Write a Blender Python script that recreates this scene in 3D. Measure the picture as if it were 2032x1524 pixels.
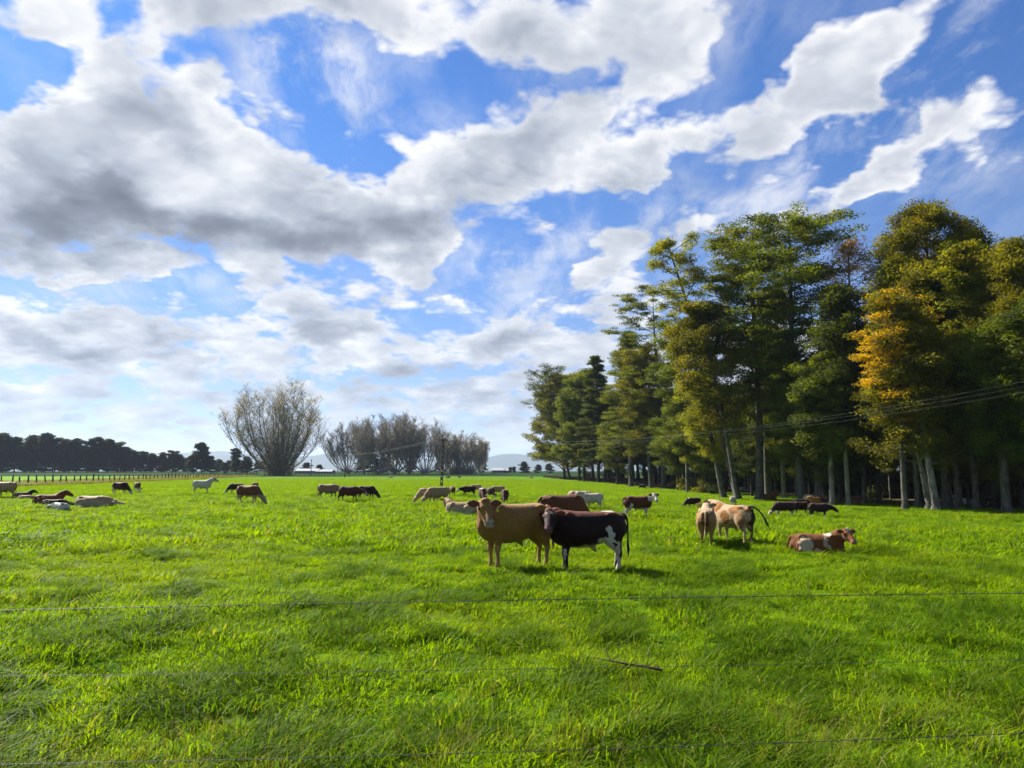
import bpy, math, random, os
import numpy as np
from mathutils import Vector, Matrix

for o in list(bpy.data.objects):
    bpy.data.objects.remove(o)
scene = bpy.context.scene
COL = scene.collection
PI = math.pi

# ------------------------------------------------------------------ camera
F_PX, W_PX, H_PX = 1500.0, 2032.0, 1524.0      # the photograph's focal length and size in pixels
CAM_Z = 2.1
PITCH = math.atan(173.0 / F_PX)
cam_d = bpy.data.cameras.new("camera")
cam_d.sensor_width = 36.0
cam_d.lens = 36.0 * F_PX / W_PX
cam_d.clip_start = 0.1
cam_d.clip_end = 60000.0
cam = bpy.data.objects.new("camera", cam_d)
cam.location = (0.0, 0.0, CAM_Z)
cam.rotation_euler = (PI / 2 + PITCH, 0.0, 0.0)
COL.objects.link(cam)
scene.camera = cam

scene.render.engine = 'CYCLES'
scene.view_settings.view_transform = 'Standard'
scene.view_settings.look = 'None'
scene.view_settings.exposure = 1.4
scene.view_settings.gamma = 1.0
cy = scene.cycles
cy.max_bounces = 5
cy.diffuse_bounces = 2
cy.glossy_bounces = 1
cy.transmission_bounces = 3
cy.transparent_max_bounces = 6
cy.volume_bounces = 0
cy.use_denoising = True
cy.denoiser = 'OPENIMAGEDENOISE'
cy.denoising_prefilter = 'FAST'
cy.sample_clamp_indirect = 4.0
cy.caustics_reflective = False
cy.caustics_refractive = False
cy.use_adaptive_sampling = True
cy.adaptive_threshold = 0.015

def ray_dir(px, py):
    u, v = (px - W_PX / 2) / F_PX, (H_PX / 2 - py) / F_PX
    c, s = math.cos(PITCH), math.sin(PITCH)
    return Vector((u, c - v * s, s + v * c)).normalized()

# ------------------------------------------------------------------ sun
SUN_EL, SUN_AZ = math.radians(40.0), math.radians(-48.0)     # azimuth from +Y, negative = to the west (left)
sun_vec = Vector((math.sin(SUN_AZ) * math.cos(SUN_EL), math.cos(SUN_AZ) * math.cos(SUN_EL), math.sin(SUN_EL)))
sd = bpy.data.lights.new("sun", 'SUN')
sd.energy = 5.0
sd.angle = math.radians(0.6)
sd.color = (1.0, 0.93, 0.82)
sun = bpy.data.objects.new("sun", sd)
sun.rotation_euler = sun_vec.to_track_quat('Z', 'Y').to_euler()
sun.location = (-40, 20, 60)
COL.objects.link(sun)

# ------------------------------------------------------------------ node helper
class NT:
    def __init__(s, tree):
        s.t = tree; s.n = tree.nodes; s.l = tree.links
    def set(s, sock, v):
        if isinstance(v, bpy.types.NodeSocket): s.l.new(v, sock)
        elif v is not None: sock.default_value = v
    def node(s, typ, **kw):
        n = s.n.new(typ)
        for k, v in kw.items(): setattr(n, k, v)
        return n
    def m(s, op, a, b=None, c=None, clamp=False):
        n = s.node('ShaderNodeMath', operation=op, use_clamp=clamp)
        s.set(n.inputs[0], a); s.set(n.inputs[1], b); s.set(n.inputs[2], c)
        return n.outputs[0]
    def v(s, op, a, b=None, scale=None):
        n = s.node('ShaderNodeVectorMath', operation=op)
        s.set(n.inputs[0], a); s.set(n.inputs[1], b)
        if scale is not None: s.set(n.inputs['Scale'], scale)
        return n.outputs['Value'] if op in ('LENGTH', 'DISTANCE', 'DOT_PRODUCT') else n.outputs[0]
    def xyz(s, x, y, z=0.0):
        n = s.node('ShaderNodeCombineXYZ')
        s.set(n.inputs[0], x); s.set(n.inputs[1], y); s.set(n.inputs[2], z)
        return n.outputs[0]
    def sep(s, v):
        n = s.node('ShaderNodeSeparateXYZ'); s.set(n.inputs[0], v); return n.outputs
    def mapr(s, v, a, b, c=0.0, d=1.0, smooth=True):
        n = s.node('ShaderNodeMapRange', interpolation_type='SMOOTHSTEP' if smooth else 'LINEAR')
        for i, q in enumerate((v, a, b, c, d)): s.set(n.inputs[i], q)
        return n.outputs[0]
    def mix(s, f, a, b, blend='MIX'):
        n = s.node('ShaderNodeMix', data_type='RGBA', blend_type=blend)
        s.set(n.inputs[0], f); s.set(n.inputs[6], a); s.set(n.inputs[7], b)
        return n.outputs[2]
    def noise(s, vec, scale, detail=4, rough=0.55, dist=0.0, lac=2.0, d3='3D'):
        n = s.node('ShaderNodeTexNoise', noise_dimensions=d3)
        s.set(n.inputs['Vector'], vec); s.set(n.inputs['Scale'], scale); s.set(n.inputs['Detail'], detail)
        s.set(n.inputs['Roughness'], rough); s.set(n.inputs['Distortion'], dist); s.set(n.inputs['Lacunarity'], lac)
        return n.outputs
def rgb(r, g, b): return (r, g, b, 1.0)

# ------------------------------------------------------------------ world: sky and clouds, laid out by direction
def build_world():
    w = bpy.data.worlds.new("World"); scene.world = w; w.use_nodes = True
    t = NT(w.node_tree); t.n.clear()
    out = t.node('ShaderNodeOutputWorld'); bg = t.node('ShaderNodeBackground')
    t.l.new(bg.outputs[0], out.inputs[0])
    sky = t.node('ShaderNodeTexSky', sky_type='NISHITA')
    sky.sun_disc = False
    sky.sun_elevation = SUN_EL; sky.sun_rotation = SUN_AZ
    sky.air_density = 1.0; sky.dust_density = 0.3; sky.ozone_density = 2.6
    skyc0 = sky.outputs[0]
    d = t.node('ShaderNodeTexCoord').outputs['Generated']
    x, y, z = t.sep(d)
    az = t.m('ARCTAN2', x, y); el = t.m('ARCSINE', z)
    ae = t.xyz(az, el, 0.0)
    skyc = t.mix(1.0, skyc0, t.mix(t.mapr(el, 0.0, 0.5), rgb(0.49, 0.60, 0.84), rgb(0.24, 0.59, 1.06)), 'MULTIPLY')
    zc = t.m('ADD', t.m('MAXIMUM', z, 0.0), 0.30)
    q = t.xyz(t.m('DIVIDE', x, zc), t.m('DIVIDE', y, zc), 0.0)
    # large soft warp so that cloud outlines are uneven
    wn = t.noise(q, 3.0, 5, 0.55, d3='2D')[1]
    warp = t.v('SCALE', t.v('SUBTRACT', wn, (0.5, 0.5, 0.5)), scale=0.22)
    wx, wy, _ = t.sep(warp)
    aew = t.v('ADD', ae, t.xyz(wx, t.m('MULTIPLY', wy, 0.7), 0.0))
    def blobs(lst, vec):
        tot = None
        for (px, py, rx, ry, rot, wt) in lst:
            dv = ray_dir(px, py)
            a0, e0 = math.atan2(dv.x, dv.y), math.asin(dv.z)
            off = 1.0 / math.sqrt(1 + ((px - 1016) / F_PX) ** 2)
            mp = t.node('ShaderNodeMapping', vector_type='TEXTURE')
            t.set(mp.inputs['Vector'], vec)
            mp.inputs['Location'].default_value = (a0, e0, 0)
            mp.inputs['Rotation'].default_value = (0, 0, math.radians(rot))
            mp.inputs['Scale'].default_value = (rx / F_PX * off, ry / F_PX * off, 1)
            g = t.node('ShaderNodeTexGradient', gradient_type='SPHERICAL')
            t.l.new(mp.outputs[0], g.inputs[0])
            s = t.m('SMOOTH_MIN', t.m('MULTIPLY', g.outputs[1], 1.6), 1.0, 0.3)
            tot = t.m('MULTIPLY_ADD', s, wt, tot if tot is not None else 0.0)
        return tot
    cov = blobs(CLOUD, aew)
    drk = blobs(DARK, aew)
    # a bank of cloud low over the whole horizon, and loose cloud behind the camera
    bank = t.m('MULTIPLY', t.mapr(el, 0.235, 0.16), 1.15)
    back = t.m('MULTIPLY', t.mapr(y, 0.55, 0.1), 0.35)
    cov = t.m('ADD', t.m('ADD', cov, bank), back)
    def puff(vec):
        a = t.noise(vec, 3.3, 9, 0.61, 0.0, d3='2D')[0]
        b = t.node('ShaderNodeTexVoronoi', feature='F1', voronoi_dimensions='2D')
        t.l.new(vec, b.inputs['Vector']); b.inputs['Scale'].default_value = 6.0
        b.inputs['Detail'].default_value = 3.5; b.inputs['Roughness'].default_value = 0.55
        return t.m('ADD', t.m('MULTIPLY', t.m('SUBTRACT', a, 0.5), 1.55), t.m('MULTIPLY', t.m('SUBTRACT', 0.40, b.outputs[0]), 1.25))
    qw = t.v('ADD', q, t.v('SCALE', t.v('SUBTRACT', wn, (0.5, 0.5, 0.5)), scale=0.10))
    n0 = puff(qw)
    s0 = t.noise(qw, 4.2, 4.5, 0.52, d3='2D')[0]
    s1 = t.noise(t.v('ADD', qw, (-0.060, -0.045, 0.0)), 4.2, 4.5, 0.52, d3='2D')[0]
    dens = t.m('ADD', t.m('SUBTRACT', cov, 0.09), t.m('MULTIPLY', n0, 1.12))
    alpha = t.mapr(dens, -0.26, 0.48)
    alpha = t.m('MULTIPLY', alpha, t.mapr(dens, 0.0, 0.5, 0.86, 1.0))
    vn = t.noise(t.v('ADD', t.v('MULTIPLY', q, (2.2, 1.0, 1.0)), t.v('SCALE', wn, scale=0.25)), 3.0, 7, 0.62, 0.0, d3='2D')[0]
    veil = t.m('MULTIPLY', t.mapr(vn, 0.40, 0.72), t.m('ADD', t.m('MULTIPLY', blobs(VEIL, aew), 0.9), 0.14), clamp=True)
    alpha = t.m('MAXIMUM', alpha, veil)
    relief = t.m('MULTIPLY', t.m('SUBTRACT', s0, s1), t.mapr(el, 0.04, 0.30, 0.9, 0.95))
    thick = t.mapr(dens, 0.25, 1.3, 0.0, 0.17)
    sh = t.m('ADD', t.m('SUBTRACT', t.m('SUBTRACT', 1.04, thick), t.m('MULTIPLY', drk, t.m('ADD', 0.62, t.m('MULTIPLY', n0, 0.06)))), relief)
    low = t.mapr(el, 0.24, 0.02, 0.04, 0.25)
    sh = t.m('SUBTRACT', sh, low)
    sh = t.m('SUBTRACT', sh, t.m('MULTIPLY', t.mapr(n0, 0.1, -0.4), 0.10), clamp=True)
    ramp = t.node('ShaderNodeValToRGB')
    t.l.new(sh, ramp.inputs[0])
    cr = ramp.color_ramp
    cr.elements[0].position = 0.0; cr.elements[0].color = rgb(0.120, 0.135, 0.175)
    cr.elements[1].position = 1.0; cr.elements[1].color = rgb(0.97, 0.97, 0.98)
    for p, c in ((0.3, (0.235, 0.262, 0.325)), (0.55, (0.42, 0.46, 0.54)), (0.78, (0.66, 0.69, 0.755))):
        e = cr.elements.new(p); e.color = rgb(*c)
    cloudc = t.v('SCALE', ramp.outputs[0], scale=7.7)
    fin = t.mix(alpha, skyc, cloudc)
    t.l.new(fin, bg.inputs[0])
    bg.inputs[1].default_value = 0.05
    w.cycles.sampling_method = 'NONE'

# (pixel x, pixel y, radius x, radius y, turn in degrees, weight)
CLOUD = [
    (60, 330, 330, 170, 0, 0.95), (290, 215, 300, 190, -15, 1.35), (240, 420, 480, 170, 0, 0.95),
    (560, 340, 380, 140, -12, 1.15), (620, 450, 560, 160, 0, 0.95), (900, 370, 420, 120, 8, 0.85),
    (60, 520, 320, 80, 0, 0.7), (380, 560, 330, 45, 0, 0.6), (50, 50, 130, 90, 0, 0.6), (780, 530, 220, 60, 0, 0.5),
    (400, 20, 330, 120, 0, 1.4), (820, 0, 460, 115, 0, 1.3), (1250, 0, 430, 110, 0, 1.2),
    (1130, 200, 300, 130, 22, 0.95), (1270, 150, 200, 130, 0, 0.7), (1000, 290, 280, 110, 0, 0.7),
    (1200, 340, 220, 70, 20, 0.45), (700, 200, 160, 40, -20, 0.3),
    (1700, 130, 230, 120, 28, 0.9), (1520, 225, 420, 115, 20, 1.15), (1290, 300, 200, 55, 12, 0.6), (1600, 195, 170, 90, 25, 0.8),
    (1830, 310, 260, 95, 18, 0.95), (1660, 385, 260, 60, 22, 0.95), (1950, 150, 160, 130, 0, 0.3),
    (1220, 515, 190, 125, 30, 1.15), (1370, 430, 130, 55, 10, 0.5), (1290, 610, 140, 60, 0, 0.45),
    (600, 610, 220, 62, 0, 1.0), (850, 588, 130, 48, 10, 0.8), (160, 605, 60, 28, 0, 0.5),
    (1960, 30, 140, 50, 0, 0.35), (1020, 660, 190, 60, 0, 0.6), (150, 665, 380, 60, 0, 0.6), (1380, 520, 90, 100, 0, 0.3),
    (150, 60, 70, 80, 0, -0.6), (50, 180, 130, 60, 0, -1.2), (680, 160, 280, 90, -8, -0.5),
    (1480, 90, 130, 80, 40, -0.5), (1900, 60, 180, 60, 0, -0.5), (1040, 545, 130, 60, 0, -0.7),
    (260, 600, 240, 28, 0, -0.5), (1420, 350, 130, 50, 10, -0.3), (1840, 430, 250, 60, 0, -0.5),
    (1130, 285, 70, 60, 0, -0.6), (1560, 560, 300, 120, 0, -0.3),
]
DARK = [
    (120, 430, 330, 95, 0, 0.62), (450, 470, 330, 90, 0, 0.62), (720, 460, 300, 85, 0, 0.5), (930, 420, 240, 75, 8, 0.38),
    (60, 300, 160, 60, 0, 0.22), (330, 400, 200, 60, 0, 0.3), (620, 370, 160, 60, 0, 0.2), (250, 520, 420, 60, 0, 0.2), (560, 60, 260, 60, 0, 0.2), (600, 620, 200, 30, 0, 0.22),
    (300, 230, 110, 60, 0, 0.25), (150, 675, 220, 30, 0, 0.25), (860, 755, 120, 35, 0, 0.35), (1150, 330, 260, 60, 10, 0.18), (1100, 240, 130, 60, 10, 0.14), (1550, 290, 300, 40, 18, 0.14),
    (1000, 690, 200, 30, 0, 0.15), (520, 760, 300, 30, 0, 0.14), (1170, 580, 150, 40, 0, 0.14), (850, 60, 500, 50, 0, 0.12),
]
VEIL = [(640, 170, 300, 120, -15, 0.8), (1150, 60, 500, 130, 0, 0.5), (1900, 200, 260, 220, 0, 0.7), (1120, 300, 130, 120, 0, 0.7),
        (1500, 380, 350, 80, 15, 0.6), (150, 60, 120, 80, 0, 0.6), (1250, 420, 160, 80, 0, 0.5), (1050, 500, 160, 60, 20, 0.6),
        (1150, 650, 400, 120, 0, 0.7), (300, 600, 300, 60, 0, 0.4), (1500, 500, 200, 80, 0, 0.3)]
VEIL = [(640, 170, 300, 120, -15, 0.8), (1150, 60, 500, 130, 0, 0.5), (1900, 200, 260, 220, 0, 0.7), (1120, 300, 130, 120, 0, 0.7),
        (1500, 380, 350, 80, 15, 0.6), (150, 60, 120, 80, 0, 0.6), (1250, 420, 160, 80, 0, 0.5), (1050, 500, 160, 60, 20, 0.6),
        (1150, 650, 400, 120, 0, 0.7), (300, 600, 300, 60, 0, 0.4), (1500, 500, 200, 80, 0, 0.3)]
build_world()

# ------------------------------------------------------------------ mesh helpers
def tag(o, label=None, cat=None, group=None, kind=None):
    if label: o["label"] = label
    if cat: o["category"] = cat
    if group: o["group"] = group
    if kind: o["kind"] = kind
    return o

def new_obj(name, mesh, mat=None, parent=None, loc=None, rotz=0.0, scale=None):
    o = bpy.data.objects.new(name, mesh)
    COL.objects.link(o)
    if mat is not None and mesh is not None:
        if len(mesh.materials) == 0: mesh.materials.append(mat)
        elif mesh.materials[0] is not mat:
            o.material_slots[0].link = 'OBJECT'; o.material_slots[0].material = mat
    if parent is not None: o.parent = parent
    if loc is not None: o.location = loc
    if rotz: o.rotation_euler = (0, 0, rotz)
    if scale is not None: o.scale = (scale,) * 3 if not hasattr(scale, '__len__') else scale
    return o

def mesh_np(name, V, F, smooth=False):
    """V (n,3); F list of (k, m) index arrays, one per polygon size"""
    me = bpy.data.meshes.new(name)
    V = np.asarray(V, dtype=np.float32).reshape(-1, 3)
    F = [np.asarray(f, dtype=np.int32) for f in F if len(f)]
    me.vertices.add(len(V)); me.vertices.foreach_set("co", V.ravel())
    nl = sum(f.size for f in F); nf = sum(len(f) for f in F)
    me.loops.add(nl); me.polygons.add(nf)
    me.loops.foreach_set("vertex_index", np.concatenate([f.ravel() for f in F]))
    ls, off = [], 0
    for f in F:
        ls.append(off + np.arange(len(f)) * f.shape[1]); off += f.size
    me.polygons.foreach_set("loop_start", np.concatenate(ls).astype(np.int32))
    me.polygons.foreach_set("use_smooth", np.full(nf, smooth, dtype=bool))
    me.update(calc_edges=True)
    return me

class Tubes:
    """tapered tubes along polylines, collected into one mesh"""
    def __init__(s): s.V = []; s.F = []; s.n = 0
    def add(s, pts, rad, sides=6, cap=True):
        P = np.asarray(pts, dtype=float); R = np.asarray(rad, dtype=float)
        if R.ndim == 0: R = np.full(len(P), float(R))
        T = np.gradient(P, axis=0); T /= np.linalg.norm(T, axis=1)[:, None] + 1e-9
        ref = np.array([0.0, 0.0, 1.0]) if abs(T[:, 2]).mean() < 0.8 else np.array([1.0, 0.0, 0.0])
        A = np.cross(T, ref); A /= np.linalg.norm(A, axis=1)[:, None] + 1e-9
        B = np.cross(T, A)
        th = np.arange(sides) * 2 * PI / sides
        ring = P[:, None] + R[:, None, None] * (np.cos(th)[None, :, None] * A[:, None] + np.sin(th)[None, :, None] * B[:, None])
        n = len(P); base = s.n
        s.V.append(ring.reshape(-1, 3)); s.n += n * sides
        i = np.arange(n - 1)[:, None] * sides; j = np.arange(sides)[None]; k = (j + 1) % sides
        q = np.stack([i + j, i + k, i + sides + k, i + sides + j], -1).reshape(-1, 4) + base
        s.F.append(q)
        if cap and sides == 4:
            s.F.append(np.array([[base + 3, base + 2, base + 1, base], [s.n - 4, s.n - 3, s.n - 2, s.n - 1]]))
    def add_box(s, c, h, rz=0.0):
        c = np.asarray(c, float); x, y, z = h
        v = np.array([[sx * x, sy * y, sz * z] for sz in (-1, 1) for sy in (-1, 1) for sx in (-1, 1)])
        ca, sa = math.cos(rz), math.sin(rz)
        v = np.stack([v[:, 0] * ca - v[:, 1] * sa, v[:, 0] * sa + v[:, 1] * ca, v[:, 2]], -1) + c
        b = s.n; s.V.append(v); s.n += 8
        s.F.append(np.array([[0, 2, 3, 1], [4, 5, 7, 6], [0, 1, 5, 4], [2, 6, 7, 3], [0, 4, 6, 2], [1, 3, 7, 5]]) + b)
    def mesh(s, name, smooth=True): return mesh_np(name, np.concatenate(s.V), [np.concatenate(s.F)], smooth)

# ------------------------------------------------------------------ ground shape
def sstep(a, b, x):
    t = np.clip((np.asarray(x, dtype=float) - a) / (b - a), 0, 1); return t * t * (3 - 2 * t)
_rs = np.random.RandomState(5)
_W = [(2 * PI / l * math.cos(a), 2 * PI / l * math.sin(a), p, amp) for l, a, p, amp in
      [(l * _rs.uniform(.8, 1.25), _rs.uniform(0, 2 * PI), _rs.uniform(0, 6.28), amp) for l, amp in
       ((14, .05), (11, .045), (9, .04), (6, .03), (5, .03), (3.6, .024), (3.1, .024), (2.2, .019), (1.9, .018), (1.5, .015), (1.2, .013), (1.0, .012), (0.85, .010))]]
def ground(x, y):
    x = np.asarray(x, dtype=float); y = np.asarray(y, dtype=float)
    far = sstep(17, 52, y); right = sstep(-6, 34, x)
    z = -0.15 * far - 1.25 * far * right * (1 - 0.85 * sstep(100, 250, y))
    z = z + 0.42 * sstep(150, 285, y) + 1.25 * sstep(285, 520, y) + 0.3 * sstep(520, 1200, y)
    z = z + 0.14 * sstep(-20, -60, x) * sstep(40, 90, y) * (1 - sstep(150, 285, y))
    m = np.zeros_like(z)
    for kx, ky, p, a in _W:
        m = m + a * np.sin(kx * x + ky * y + p)
    r = np.hypot(x, y)
    return z + m * (1 - 0.8 * sstep(40, 140, r)) * (1 - sstep(200, 500, r))
def gz(x, y): return float(ground(x, y))
def hit(px, py, ymax=900.0):
    """where the sight line through a pixel of the photograph meets the ground"""
    d = ray_dir(px, py); t = 4.0
    while t < ymax * 1.3:
        x, y, z = d.x * t, d.y * t, CAM_Z + d.z * t
        if z <= gz(x, y): return Vector((x, y, gz(x, y)))
        t *= 1.004
    t = ymax; return Vector((d.x * t, d.y * t, gz(d.x * t, d.y * t)))

def crest_y(x): return 268.0 + 0.10 * x

def grass_colour(t, pos, near_noise=True):
    """lush pasture green that varies from clump to clump"""
    a = t.noise(pos, 0.16, 3, 0.5)[0]; b = t.noise(pos, 1.3, 4, 0.6)[0]; c = t.noise(pos, 6.0, 3, 0.6)[0]
    c1 = t.mix(t.mapr(b, 0.35, 0.65), rgb(0.046, 0.122, 0.002), rgb(0.150, 0.275, 0.003))
    c1 = t.mix(t.m('MULTIPLY', t.mapr(a, 0.45, 0.65), 0.55), c1, rgb(0.190, 0.270, 0.003))
    return t.mix(t.m('MULTIPLY', t.mapr(c, 0.5, 0.7), 0.4), c1, rgb(0.034, 0.078, 0.002))

def mat_ground():
    m = bpy.data.materials.new("ground"); m.use_nodes = True; t = NT(m.node_tree); t.n.clear()
    out = t.node('ShaderNodeOutputMaterial'); p = t.node('ShaderNodeBsdfPrincipled'); t.l.new(p.outputs[0], out.inputs[0])
    pos = t.node('ShaderNodeNewGeometry').outputs['Position']
    x, y, z = t.sep(pos)
    gc = grass_colour(t, pos)
    fine = t.noise(pos, 9.0, 6, 0.7)[0]
    gc = t.mix(t.mapr(fine, 0.35, 0.7), t.mix(0.5, gc, rgb(0.03, 0.08, 0.01)), gc)
    litter = t.mix(t.noise(pos, 1.2, 6, 0.7)[0], rgb(0.035, 0.026, 0.014), rgb(0.13, 0.10, 0.045))
    # forest floor to the right of the line of trees
    edge = t.m('ADD', t.m('MULTIPLY', t.m('SUBTRACT', t.noise(pos, 0.12, 4, 0.6)[0], 0.5), 14.0), x)
    ex = t.m('SUBTRACT', 57.0, t.m('MULTIPLY', y, 0.178))
    fm = t.mapr(t.m('SUBTRACT', edge, ex), 0.0, 5.0)
    fm = t.m('MULTIPLY', fm, t.mapr(y, 262.0, 255.0))
    col = t.mix(fm, gc, litter)
    # the next field beyond the crest, cloud shadow painted in as darker green
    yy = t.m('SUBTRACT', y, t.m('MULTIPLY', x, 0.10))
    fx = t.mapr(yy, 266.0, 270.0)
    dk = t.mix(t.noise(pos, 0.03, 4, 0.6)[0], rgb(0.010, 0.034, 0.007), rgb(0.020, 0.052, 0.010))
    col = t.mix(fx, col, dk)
    # left of the post and wire fence: a rough strip, then another bright field and the painted cloud shadow again
    fl = t.m('ADD', -51.7, t.m('MULTIPLY', y, -0.1475))
    lf = t.m('MULTIPLY', t.mapr(t.m('SUBTRACT', x, fl), 0.3, -0.3), t.mapr(y, 60.0, 61.0))
    strip = t.mix(t.noise(pos, 0.9, 5, 0.7)[0], rgb(0.075, 0.080, 0.03), rgb(0.22, 0.19, 0.10))
    br = t.mix(t.noise(pos, 0.05, 3)[0], rgb(0.11, 0.24, 0.02), rgb(0.16, 0.29, 0.03))
    lc = t.mix(t.mapr(t.m('SUBTRACT', x, fl), -22.0, -26.0), strip, br)
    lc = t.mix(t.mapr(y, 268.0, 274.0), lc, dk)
    col = t.mix(lf, col, lc)
    t.l.new(col, p.inputs['Base Color'])
    p.inputs['Roughness'].default_value = 1.0; p.inputs['Specular IOR Level'].default_value = 0.03
    b = t.node('ShaderNodeBump'); b.inputs['Strength'].default_value = 0.8; b.inputs['Distance'].default_value = 0.12
    t.l.new(t.noise(pos, 5.0, 6, 0.7)[0], b.inputs['Height']); t.l.new(b.outputs[0], p.inputs['Normal'])
    return m

def build_ground():
    rr = np.concatenate([[0.0], np.geomspace(0.8, 4, 12), np.geomspace(4.1, 70, 300), np.geomspace(71, 600, 110), np.geomspace(620, 16000, 40)])
    an = np.concatenate([np.linspace(-0.95, 0.95, 560), np.linspace(0.98, 2 * PI - 0.98, 90)])
    X = rr[:, None] * np.sin(an)[None]; Y = rr[:, None] * np.cos(an)[None]
    V = np.stack([X, Y, ground(X, Y)], -1).reshape(-1, 3)
    nr, na = len(rr), len(an)
    i = np.arange(nr - 1)[:, None] * na; j = np.arange(na)[None]; k = (j + 1) % na
    F = np.stack([i + j, i + na + j, i + na + k, i + k], -1).reshape(-1, 4)
    F = F[:, ::-1]
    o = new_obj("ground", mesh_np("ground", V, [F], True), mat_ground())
    tag(o, kind="structure")
build_ground()

# ------------------------------------------------------------------ grass
def mat_blade(name, kind):
    m = bpy.data.materials.new(name); m.use_nodes = True; t = NT(m.node_tree); t.n.clear()
    out = t.node('ShaderNodeOutputMaterial'); g = t.node('ShaderNodeNewGeometry')
    pos = g.outputs['Position']; rnd = g.outputs['Random Per Island']
    c = grass_colour(t, pos)
    if kind == 'long':
        c = t.mix(0.60, c, rgb(0.028, 0.095, 0.005))
    c = t.mix(t.mapr(rnd, 0.0, 1.0, 0.0, 0.6, False), c, rgb(0.20, 0.31, 0.006) if kind != 'long' else rgb(0.13, 0.20, 0.008))
    c = t.mix(t.m('MULTIPLY', t.m('GREATER_THAN', rnd, 0.965), 0.8), c, rgb(0.25, 0.22, 0.08))
    if kind == 'dry':
        c = t.mix(0.7, c, rgb(0.15, 0.125, 0.06))
    p = t.node('ShaderNodeBsdfPrincipled'); t.l.new(c, p.inputs['Base Color'])
    p.inputs['Roughness'].default_value = 0.48; p.inputs['Specular IOR Level'].default_value = 0.05 if kind == 'long' else 0.06
    tr = t.node('ShaderNodeBsdfTranslucent'); t.l.new(t.mix(1.0, c, rgb(1.5, 1.35, 0.35), 'MULTIPLY'), tr.inputs[0])
    mx = t.node('ShaderNodeMixShader'); mx.inputs[0].default_value = 0.55
    t.l.new(p.outputs[0], mx.inputs[1]); t.l.new(tr.outputs[0], mx.inputs[2]); t.l.new(mx.outputs[0], out.inputs[0])
    return m

def blades(rs, n, R, h0, h1, w, bend, seg=3, lean=(0.25, 0.0), spread=0.5):
    """a tuft: n curved blades rooted within radius R"""
    a = rs.uniform(0, 2 * PI, n); r = R * np.sqrt(rs.uniform(0, 1, n))
    bx, by = r * np.cos(a), r * np.sin(a)
    h = rs.uniform(h0, h1, n); dirn = rs.uniform(0, 2 * PI, n)
    dx = np.cos(dirn) * spread + lean[0] + 0.4 * bx / R; dy = np.sin(dirn) * spread + lean[1] + 0.4 * by / R
    b = bend * rs.uniform(0.4, 1.3, n)
    wa = dirn + PI / 2 + rs.uniform(-.6, .6, n); wx, wy = np.cos(wa), np.sin(wa)
    ww = w * rs.uniform(0.7, 1.3, n)
    V = []; T = []
    for s in range(seg + 1):
        q = s / seg
        cx = bx + dx * h * (0.25 * q + b * q * q); cyy = by + dy * h * (0.25 * q + b * q * q)
        cz = h * (q - 0.42 * b * q * q * q) - 0.02
        hw = ww * (1.0 - q ** 1.6) * 0.5 + 0.0004
        V.append(np.stack([cx - wx * hw, cyy - wy * hw, cz], -1)); V.append(np.stack([cx + wx * hw, cyy + wy * hw, cz], -1))
    V = np.stack(V, 1)                                   # n, 2(seg+1), 3
    k = 2 * (seg + 1); base = (np.arange(n) * k)[:, None]
    F = np.concatenate([base + np.array([2 * s, 2 * s + 1, 2 * s + 3, 2 * s + 2])[None] for s in range(seg)])
    return V.reshape(-1, 3), F

def scatter(name, label, protos, mats, P, rot, tilt, scl, idx):
    """one object whose geometry nodes place the tufts on given points"""
    coll = bpy.data.collections.new(name + "_tufts")
    for i, me in enumerate(protos):
        me.materials.append(mats[i % len(mats)])
        o = bpy.data.objects.new("tuft_%02d" % i, me); coll.objects.link(o)
    me = bpy.data.meshes.new(name); me.vertices.add(len(P)); me.vertices.foreach_set("co", np.asarray(P, np.float32).ravel())
    for nm, typ, arr in (("rot", 'FLOAT_VECTOR', np.stack([tilt[:, 0], tilt[:, 1], rot], -1)), ("scl", 'FLOAT', scl), ("idx", 'INT', idx)):
        at = me.attributes.new(nm, typ, 'POINT')
        at.data.foreach_set("vector" if typ == 'FLOAT_VECTOR' else "value", np.asarray(arr, np.int32 if typ == 'INT' else np.float32).ravel())
    me.update()
    o = bpy.data.objects.new(name, me); COL.objects.link(o)
    ng = bpy.data.node_groups.new(name, 'GeometryNodeTree')
    ng.interface.new_socket('Geometry', in_out='INPUT', socket_type='NodeSocketGeometry')
    ng.interface.new_socket('Geometry', in_out='OUTPUT', socket_type='NodeSocketGeometry')
    N = ng.nodes; L = ng.links
    gi = N.new('NodeGroupInput'); go = N.new('NodeGroupOutput')
    iop = N.new('GeometryNodeInstanceOnPoints'); ci = N.new('GeometryNodeCollectionInfo')
    ci.inputs['Collection'].default_value = coll; ci.inputs['Separate Children'].default_value = True; ci.inputs['Reset Children'].default_value = True
    def na(n, dt):
        a = N.new('GeometryNodeInputNamedAttribute'); a.data_type = dt; a.inputs['Name'].default_value = n
        return [q for q in a.outputs if q.enabled and q.name == 'Attribute'][0]
    L.new(gi.outputs[0], iop.inputs['Points']); L.new(ci.outputs[0], iop.inputs['Instance'])
    iop.inputs['Pick Instance'].default_value = True
    L.new(na('idx', 'INT'), iop.inputs['Instance Index'])
    e2r = N.new('FunctionNodeEulerToRotation'); L.new(na('rot', 'FLOAT_VECTOR'), e2r.inputs[0])
    L.new(e2r.outputs[0], iop.inputs['Rotation']); L.new(na('scl', 'FLOAT'), iop.inputs['Scale'])
    L.new(iop.outputs[0], go.inputs[0])
    md = o.modifiers.new("tufts", 'NODES'); md.node_group = ng
    tag(o, label, "grass", kind="stuff")
    return o

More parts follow.
